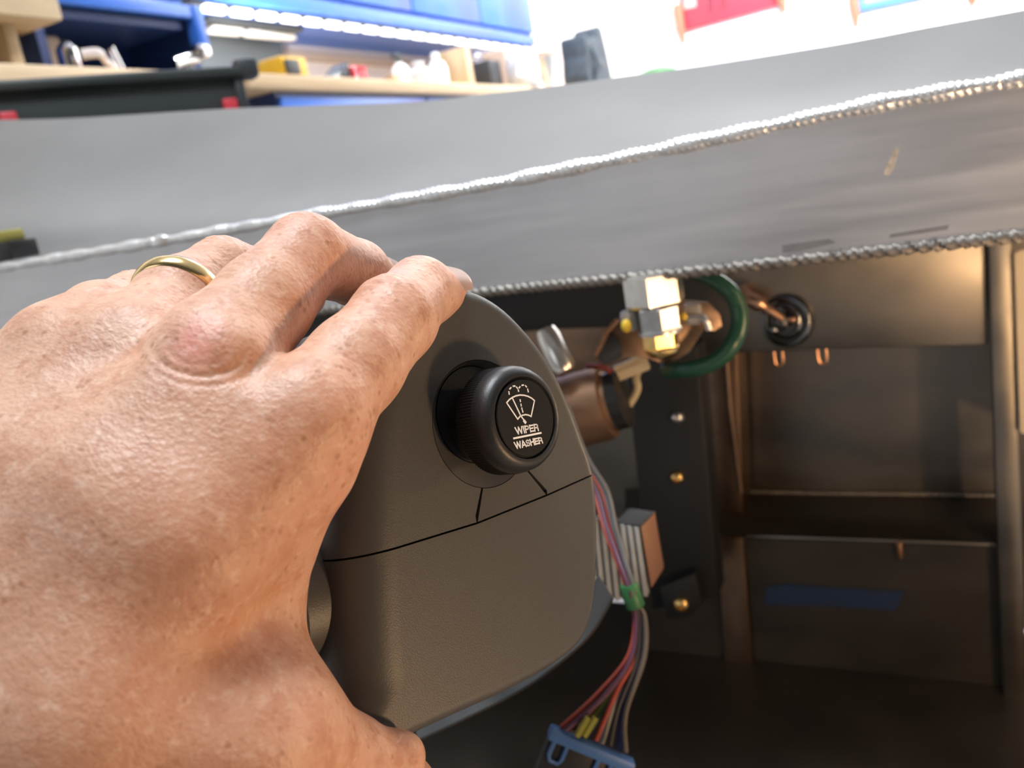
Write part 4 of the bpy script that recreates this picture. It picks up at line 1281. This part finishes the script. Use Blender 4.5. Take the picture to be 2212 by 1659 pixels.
# steel backsplash between the hutches, with two light tubes on its hood
XG = XWALL + 0.25
ga, gb = onX(440, 40, XG), onX(640, 55, XG)
gp = thing('steel_hood', Vector((XG, (ga.y + gb.y) / 2, ZB)), 'dark grey steel hood with two pale light tubes, left of the long wall cabinet', 'hood')
zg = (ga.z + gb.z) / 2
bm = B(); box(bm, Vector((XG - 0.10, (ga.y + gb.y) / 2, (ZB + zg) / 2)), (0.02, gb.y - ga.y, zg - ZB - 0.002)); obj('back_sheet', bm, 'grey_panel', gp)
bm = B(); box(bm, Vector((XG - 0.04, (ga.y + gb.y) / 2, zg - 0.005)), (0.14, gb.y - ga.y, 0.03), bevel=0.004); obj('hood_top', bm, 'dgrey', gp)
for pa_, pb_ in ((445, 512), (522, 622)):
    a = onX(pa_, 50, XG - 0.03); b = onX(pb_, 55, XG - 0.03)
    bm = B(); box(bm, Vector((XG - 0.02, (a.y + b.y) / 2, zg - 0.035)), (0.04, b.y - a.y, 0.022), bevel=0.006); obj('light_tube', bm, mat('unlit_tube', (0.85, 0.80, 0.75), 0.4), gp)

# -------- small things standing on the benches


def seat(px, py, x):
    """point on the bench top line under a pixel column, at depth plane x"""
    p = onX(px, py, x); return Vector((x, p.y, ZB))


def sz(px, d): return px * d / FPX


def depth(p): return -(R.transposed() @ (p - CAM)).z


def one(name, bm, m, lab, cat): return obj(name, bm, m, None, lab, cat)


# yellow battery charger, with an added lamp for the glow on the steel sheet
c = seat(612, 150, XB - 0.10); s_ = depth(c)
yl_ = thing('lit_charger', c, 'yellow and black battery charger on the bench end, with an added lamp glowing against the steel sheet', 'lamp')
bm = B(); box(bm, c + Vector((0, 0, sz(22, s_))), (0.10, sz(86, s_), sz(43, s_)), bevel=0.012); obj('case', bm, 'yellow', yl_)
bm = B(); box(bm, c + Vector((0.05, -sz(12, s_), sz(22, s_))), (0.012, sz(46, s_), sz(28, s_)), bevel=0.004); obj('front_grille', bm, 'dgrey', yl_)
bm = B(); lathe(bm, [(0.001, 0), (sz(22, s_), 0), (sz(22, s_), 0.01)], c + Vector((-0.051, sz(12, s_), sz(26, s_))), -X, 20); obj('lens', bm, 'led', yl_)
bm = B(); box(bm, c + Vector((-0.03, sz(12, s_), sz(46, s_))), (0.04, sz(40, s_), sz(8, s_)), bevel=0.006); obj('added_head', bm, 'yellow', yl_)
area('added_sheet_glow', c + Vector((-0.09, sz(12, s_), sz(32, s_))), onX(618, 128, XG - 0.09), 0.05, 0.05, 9, (1, 0.98, 0.94))  # added light throwing the white glow on the sheet

c = seat(728, 160, XB - 0.15); s_ = depth(c)
dk = thing('dark_case', c, 'small dark grey slanted case beside the red box on the bench', 'case')
bm = B(); prism(bm, [c + Vector((-.03, -sz(22, s_), 0)), c + Vector((-.03, sz(15, s_), 0)), c + Vector((-.03, sz(14, s_), sz(30, s_))), c + Vector((-.03, -sz(20, s_), sz(18, s_)))], X * 0.07, 0.004); obj('case_body', bm, 'dgrey', dk)
bm = B(); box(bm, c + Vector((.045, -.005, sz(14, s_))), (.008, sz(20, s_), sz(8, s_)), bevel=.002); obj('latch', bm, 'slate', dk)
c = seat(764, 165, XB - 0.12); s_ = depth(c)
rb = thing('red_box', c, 'small bright red box on the bench right of the dark case', 'box')
bm = B(); box(bm, c + Vector((0, 0, sz(10, s_))), (.08, sz(38, s_), sz(20, s_)), bevel=.006); obj('tub', bm, 'redp', rb)
bm = B(); box(bm, c + Vector((0, 0, sz(22, s_))), (.085, sz(40, s_), sz(4, s_)), bevel=.002); obj('lid', bm, 'redp', rb)


def bottle(px, hpx, wpx, xoff, lab, cap='dgrey', body='whitep', capw=0.35):
    c = seat(px, 170, XB + xoff); s_ = depth(c); h = sz(hpx, s_); r = sz(wpx, s_) / 2
    t = thing('bottle', c, lab, 'bottle')
    bm = B(); lathe(bm, [(r * .9, 0), (r, h * .04), (r, h * .62), (r * .8, h * .75), (r * .36, h * .82), (r * .34, h * .88)], c, Z, 24); obj('bottle_body', bm, body, t, smooth=40)
    bm = B(); lathe(bm, [(r * capw * 1.2, h * .86), (r * capw * 1.2, h * .97), (r * capw, h), (0, h)], c, Z, 16); obj('cap', bm, cap, t)
    return t, c, h, r


t, c, h, r = bottle(868, 56, 40, -0.25, 'white spray bottle with a dark trigger top on the bench', 'dgrey')
bm = B(); box(bm, c + Vector((0, -r * .3, h * 1.02)), (.03, r * 1.1, h * .10), bevel=.004); obj('trigger', bm, 'dgrey', t)
bottle(948, 66, 44, -0.22, 'tall white bottle with a white cap near the pale block', 'whitep')
bottle(908, 40, 46, -0.14, 'short wide white bottle between the taller white ones', 'whitep', capw=0.5)
c = seat(848, 170, XB - 0.05); s_ = depth(c)
bm = B(); box(bm, c + Vector((0, 0, sz(6, s_))), (.05, sz(18, s_), sz(11, s_)), bevel=.003); one('olive_block', bm, 'ply', 'tiny olive wooden block at the bench edge below the spray bottle', 'block')
c = seat(985, 170, XB - 0.2); s_ = depth(c)
bm = B(); box(bm, c + Vector((0, 0, sz(34, s_))), (.16, sz(24, s_), sz(66, s_)), bevel=.004); one('wooden_block', bm, 'wood', 'upright pale wooden block between the white bottles and dark boxes', 'block')
c = seat(1042, 175, XB - 0.18); s_ = depth(c)
dv = thing('dark_tool_case', c, 'dark grey tool case with a silver handle beside the pale block on the bench', 'case')
bm = B(); box(bm, c + Vector((0, 0, sz(25, s_))), (.16, sz(56, s_), sz(48, s_)), bevel=.01); obj('case_body', bm, 'dgrey', dv)
bm = B(); tube(bm, curve([c + Vector((.0, -sz(16, s_), sz(48, s_))), c + Vector((0, -sz(12, s_), sz(60, s_))), c + Vector((0, sz(12, s_), sz(60, s_))), c + Vector((0, sz(16, s_), sz(48, s_)))], 5), .006, 8); obj('handle', bm, 'chrome', dv)
c = seat(1083, 180, XB - 0.28); s_ = depth(c)
bm = B(); box(bm, c + Vector((0, 0, sz(32, s_))), (.14, sz(46, s_), sz(62, s_)), bevel=.006); one('beige_carton', bm, 'cardboard', 'beige carton behind the white jug on the bench', 'carton')
# white jug with curved spout
c = seat(1135, 185, XB - 0.05); s_ = depth(c)
jg = thing('white_jug', c, 'big white plastic jug with a long curved spout at the bench end', 'jug')
r = sz(36, s_); h = sz(84, s_)
bm = B(); lathe(bm, [(r * .8, 0), (r * .95, h * .05), (r, h * .35), (r * .92, h * .8), (r * .7, h * .95), (r * .4, h), (0, h)], c, Z, 28); obj('jug_body', bm, 'whitep', jg, smooth=50)
bm = B(); tube(bm, curve([c + Vector((.02, -r * .7, h * .78)), c + Vector((.03, -r * 1.2, h * .80)), c + Vector((.05, -r * 1.7, h * .55)), c + Vector((.06, -r * 2.3, h * .18))], 6), [sz(7, s_)] * 19, 10); obj('spout', bm, 'whitep', jg)
bm = B(); tube(bm, curve([c + Vector((.0, r * .6, h * .9)), c + Vector((.0, r * 1.5, h * .88)), c + Vector((.0, r * 1.6, h * .45)), c + Vector((.0, r * .9, h * .2))], 6), sz(5, s_), 10); obj('handle', bm, 'whitep', jg)
# grey funnel between jug and bag
c = seat(1186, 185, XB - 0.1); s_ = depth(c)
fu = thing('grey_funnel', c, 'grey funnel with a brown rim between the white jug and the slate bag', 'funnel')
bm = B(); lathe(bm, [(sz(8, s_), 0), (sz(10, s_), sz(10, s_)), (sz(26, s_), sz(46, s_)), (sz(30, s_), sz(56, s_)), (sz(26, s_), sz(54, s_)), (sz(8, s_), sz(14, s_)), (0, sz(14, s_))], c, Z, 24); obj('cone', bm, 'chrome', fu)
bm = B(); lathe(bm, [(sz(31, s_), sz(54, s_)), (sz(32, s_), sz(60, s_)), (sz(28, s_), sz(60, s_))], c, Z, 24); obj('rim', bm, 'cardboard', fu)
# slate tool bag with upright horn
c = seat(1272, 190, XB - 0.10); s_ = depth(c)
bag = thing('tool_bag', c, 'dark slate fabric tool bag with a tall horn standing at the far bench end', 'bag')
sil = [(-72, 0), (-78, 30), (-68, 62), (-68, 94), (-60, 102), (-36, 90), (-22, 98), (-4, 100), (10, 92), (16, 114), (28, 122), (42, 116), (54, 80), (64, 40), (74, 0)]
bm = B(); prism(bm, [c + Vector((-.07, sz(a, s_), sz(b, s_))) for a, b in sil], X * 0.16, 0.014); obj('bag_body', bm, 'slate', bag, smooth=60)
bm = B(); lathe(bm, [(sz(10, s_), 0), (sz(10, s_), .01), (sz(7, s_), .016), (0, .016)], c + Vector((.085, sz(2, s_), sz(48, s_))), X, 18); obj('badge', bm, 'grey_panel', bag)
bm = B(); tube(bm, curve([c + Vector((.09, sz(-40, s_), sz(80, s_))), c + Vector((.12, sz(-50, s_), sz(50, s_))), c + Vector((.09, sz(-52, s_), sz(15, s_)))], 6), .014, 8); obj('strap', bm, 'slate', bag)
# green lidded bowl
c = seat(1420, 185, XB - 0.12); s_ = depth(c)
gb_ = thing('green_bowl', c, 'dark bowl with a green rimmed domed lid just showing over the grey panel', 'bowl')
r = sz(46, s_)
bm = B(); lathe(bm, [(r * .6, 0), (r * .95, sz(30, s_)), (r, sz(38, s_)), (r * .9, sz(38, s_)), (0, sz(30, s_))], c, Z, 32); obj('bowl', bm, 'slate', gb_)
bm = B(); lathe(bm, [(r * 1.02, sz(38, s_)), (r * 1.02, sz(42, s_)), (r * .8, sz(50, s_)), (r * .4, sz(55, s_)), (0, sz(56, s_))], c, Z, 32); obj('lid', bm, 'dgreen', gb_, smooth=60)
bm = B(); lathe(bm, [(r * .98, sz(39, s_)), (r * 1.06, sz(41, s_)), (r * 1.02, sz(46, s_)), (r * .86, sz(50, s_))], c, Z, 32); obj('rim', bm, 'greenp', gb_)

# things on the side bench: clear jar, cables, chrome clamp
c = seat(150, 130, XB - 0.12); s_ = depth(c)
cj = thing('steel_jar', c, 'shiny metal jar on the side bench right of the shelf box', 'jar')
bm = B(); lathe(bm, [(sz(22, s_), 0), (sz(24, s_), sz(6, s_)), (sz(22, s_), sz(36, s_)), (sz(16, s_), sz(42, s_)), (0, sz(43, s_))], c, Z, 24); obj('jar_body', bm, 'chrome', cj)
bm = B(); lathe(bm, [(sz(10, s_), sz(42, s_)), (sz(10, s_), sz(46, s_)), (0, sz(46, s_))], c, Z, 16); obj('lid', bm, 'dgrey', cj)
c = seat(92, 130, XB - 0.24); s_ = depth(c)
bm = B(); box(bm, c + Vector((0, 0, sz(20, s_))), (.10, sz(44, s_), sz(40, s_)), bevel=.006); one('grey_carton', bm, 'cardboard', 'dull beige carton behind the shiny jar on the side bench', 'carton')
c = seat(215, 135, XB - 0.06); s_ = depth(c)
bm = B(); tube(bm, curve([c + Vector((0, sz(-40, s_), sz(22, s_))), c + Vector((.02, sz(-10, s_), sz(22, s_))), c + Vector((0, sz(18, s_), sz(14, s_))), c + Vector((.0, sz(42, s_), sz(3, s_)))], 6), .008, 8); one('pale_hose', bm, 'tile', 'pale hose arched over the side bench', 'hose')
c = seat(255, 140, XB - 0.06); s_ = depth(c)
bm = B(); tube(bm, [c + Vector((0, sz(6, s_), .004)), c + Vector((0, sz(-8, s_), sz(34, s_)))], .008, 8); one('steel_rod', bm, 'chrome', 'short steel rod leaning on the side bench', 'rod')
c = seat(395, 140, XB - 0.12); s_ = depth(c)
vs = thing('bench_clamp', c, 'polished metal bench clamp below the end of the blue hutch', 'clamp')
bm = B(); lathe(bm, [(sz(26, s_), 0), (sz(28, s_), sz(8, s_)), (sz(20, s_), sz(20, s_)), (0, sz(24, s_))], c, Z, 24); obj('base', bm, 'dark_steel', vs)
bm = B(); tube(bm, [c + Vector((.02, -sz(38, s_), sz(18, s_))), c + Vector((.02, sz(30, s_), sz(30, s_)))], sz(9, s_), 14); obj('barrel', bm, 'chrome', vs)
bm = B(); box(bm, c + Vector((.03, sz(28, s_), sz(34, s_))), (.06, sz(40, s_), sz(18, s_)), bevel=.01); obj('jaw', bm, 'chrome', vs)



def fit_top(name, ytop):
    """stretch a thing upward so that its top reaches a picture height"""
    root = bpy.data.objects[name]; obs = [root] if root.type == 'MESH' else list(root.children)
    best = None
    for o in obs:
        w0 = WLOC[o.name]
        for v in o.data.vertices:
            p = v.co + w0
            if best is None or p.z > best.z: best = p.copy()
    want = best.z
    for _ in range(12):
        q_ = R.transposed() @ (Vector((best.x, best.y, want)) - CAM)
        want = onX(1106 + q_.x / -q_.z * FPX, ytop, best.x).z
    k = (want - ZB) / (best.z - ZB)
    for o in obs:
        w0 = WLOC[o.name]; dz = w0.z - ZB
        o.data.transform(Matrix.Translation((0, 0, -dz)) @ Matrix.Diagonal((1, 1, k, 1)) @ Matrix.Translation((0, 0, dz)))


for nm_, yt in (('lit_charger', 127), ('dark_case', 143), ('red_box', 152), ('bottle', 118), ('bottle.001', 113), ('bottle.002', 132), ('olive_block', 164),
                ('wooden_block', 117), ('dark_tool_case', 116), ('beige_carton', 118), ('white_jug', 102), ('grey_funnel', 108), ('tool_bag', 68), ('green_bowl', 147),
                ('steel_jar', 88), ('grey_carton', 94), ('pale_hose', 103), ('steel_rod', 99), ('bench_clamp', 100)):
    fit_top(nm_, yt)

# long dark bin in front of the benches, on its trolley
b0, b1 = P(-120, 178, 1.30), P(505, 140, 1.52)
bx = (b1 - b0); bx.z = 0; LB = bx.length; bx.normalize(); by = Vector((-bx.y, bx.x, 0)); by = by if by.dot(Y) > 0 else -by
zt_ = P(505, 140, 1.52).z; zbt = P(500, 232, 1.52).z - 0.05
tb = thing('long_bin', (b0 + b1) / 2 - Z * 0.1, 'long dark grey plastic bin with red clips in front of the side bench', 'bin')
ctr = (b0 + b1) / 2; ctr.z = 0
hb = zt_ - zbt
lean = math.atan2(b1.z - b0.z, LB)
bxx = (bx * math.cos(lean) + Z * math.sin(lean)); bzz = bxx.cross(by); bzz = -bzz if bzz.z < 0 else bzz
ct = (b0 + b1) / 2 + by * 0.11 - bzz * hb / 2
bm = B(); box(bm, ct, (LB, 0.22, hb), ax=(bxx, by, bzz), bevel=0.012); obj('tub', bm, 'bin', tb)
bm = B(); box(bm, ct + bzz * (hb / 2 - 0.012) - by * 0.006, (LB + 0.02, 0.235, 0.018), ax=(bxx, by, bzz), bevel=0.006); obj('rim', bm, 'bin', tb)
for px, py in ((497, 225), (18, 256)):
    c = on(px, py, ct - by * 0.114, by)
    bm = B(); box(bm, c - Z * 0.02, (0.026, 0.012, 0.06), ax=(bxx, by, bzz), bevel=0.004); obj('clip', bm, 'redp', tb)
c = P(530, 150, 1.54)
bm = B(); box(bm, c, (0.04, 0.04, 0.035), ax=(bxx, by, bzz), bevel=0.008); box(bm, c + bxx * -0.02 - bzz * 0.05, (0.02, 0.03, 0.08), ax=(bxx, by, bzz), bevel=0.006); obj('latch', bm, 'dgrey', tb)
tr = thing('trolley', Vector((ct.x, ct.y, 0)), 'dark trolley frame carrying the long grey bin', 'trolley')
zt2 = zbt - 0.06
bm = B(); box(bm, Vector((ct.x, ct.y, zt2)), (LB * 0.9, 0.24, 0.03), ax=(bx, by, Z)); obj('deck', bm, 'dgrey', tr)
for s in (-1, 1):
    for t in (-1, 1):
        p = Vector((ct.x, ct.y, 0)) + bx * s * LB * 0.42 + by * t * 0.10
        bm = B(); box(bm, p + Z * (zt2 / 2), (0.035, 0.035, zt2 - 0.03)); obj('leg', bm, 'dgrey', tr)

# signs on the back wall
YS = YBACK - 0.03


def sign(name, lab, m, pl_, hooks):
    p0 = [onY(*p, YS) for p in pl_]
    t = thing(name, sum(p0, Vector()) / len(p0), lab, 'sign')
    bm = B(); prism(bm, p0, Y * 0.02, 0.004); b = obj('sheet', bm, m, t)
    for pts_ in hooks:
        bm = B(); q_ = [onY(*p, YS - 0.012) for p in pts_]
        tube(bm, q_, [0.035] + [0.03] * (len(q_) - 2) + [0.012], 8); obj('corner_bracket', bm, 'rust', t)
    return t, b


t, b = sign('red_sign', 'red wall sign with two dark upright strokes, its top cut off by the frame', 'sign_red',
            [(1462, -70), (1474, 60), (1482, 66), (1692, 8), (1684, -140)],
            [[(1463, 10), (1470, 60), (1478, 95)], [(1684, -20), (1690, 5), (1694, 28)]])
for x in (1533, 1560):
    bm = B(); prism(bm, [onY(*p, YS - 0.004) for p in ((x - 6, -40), (x + 6, -42), (x + 7, 24 - (x - 1533) * .3), (x - 3, 28 - (x - 1533) * .3))], Y * 0.006); obj('stroke', bm, 'sign_dark', b)
bm = B(); prism(bm, [onY(*p, YS - 0.004) for p in ((1474, -30), (1500, -36), (1504, 14), (1478, 20))], Y * 0.006); obj('pale_patch', bm, 'sign_pale', b)
t, b = sign('blue_sign', 'blue wall sign right of the red sign, only its lower edge in view', 'sign_blue',
            [(1842, -80), (1850, 26), (2100, -28), (2096, -130)],
            [[(1842, -10), (1848, 30), (1850, 60)], [(2098, -30), (2100, 0), (2103, 10)]])
bm = B(); prism(bm, [onY(*p, YS - 0.004) for p in ((1864, -30), (1990, -52), (1992, -16), (1866, 10))], Y * 0.006); obj('pale_band', bm, mat('teal_sign_paint', (0.25, 0.45, 0.50), 0.5), b)
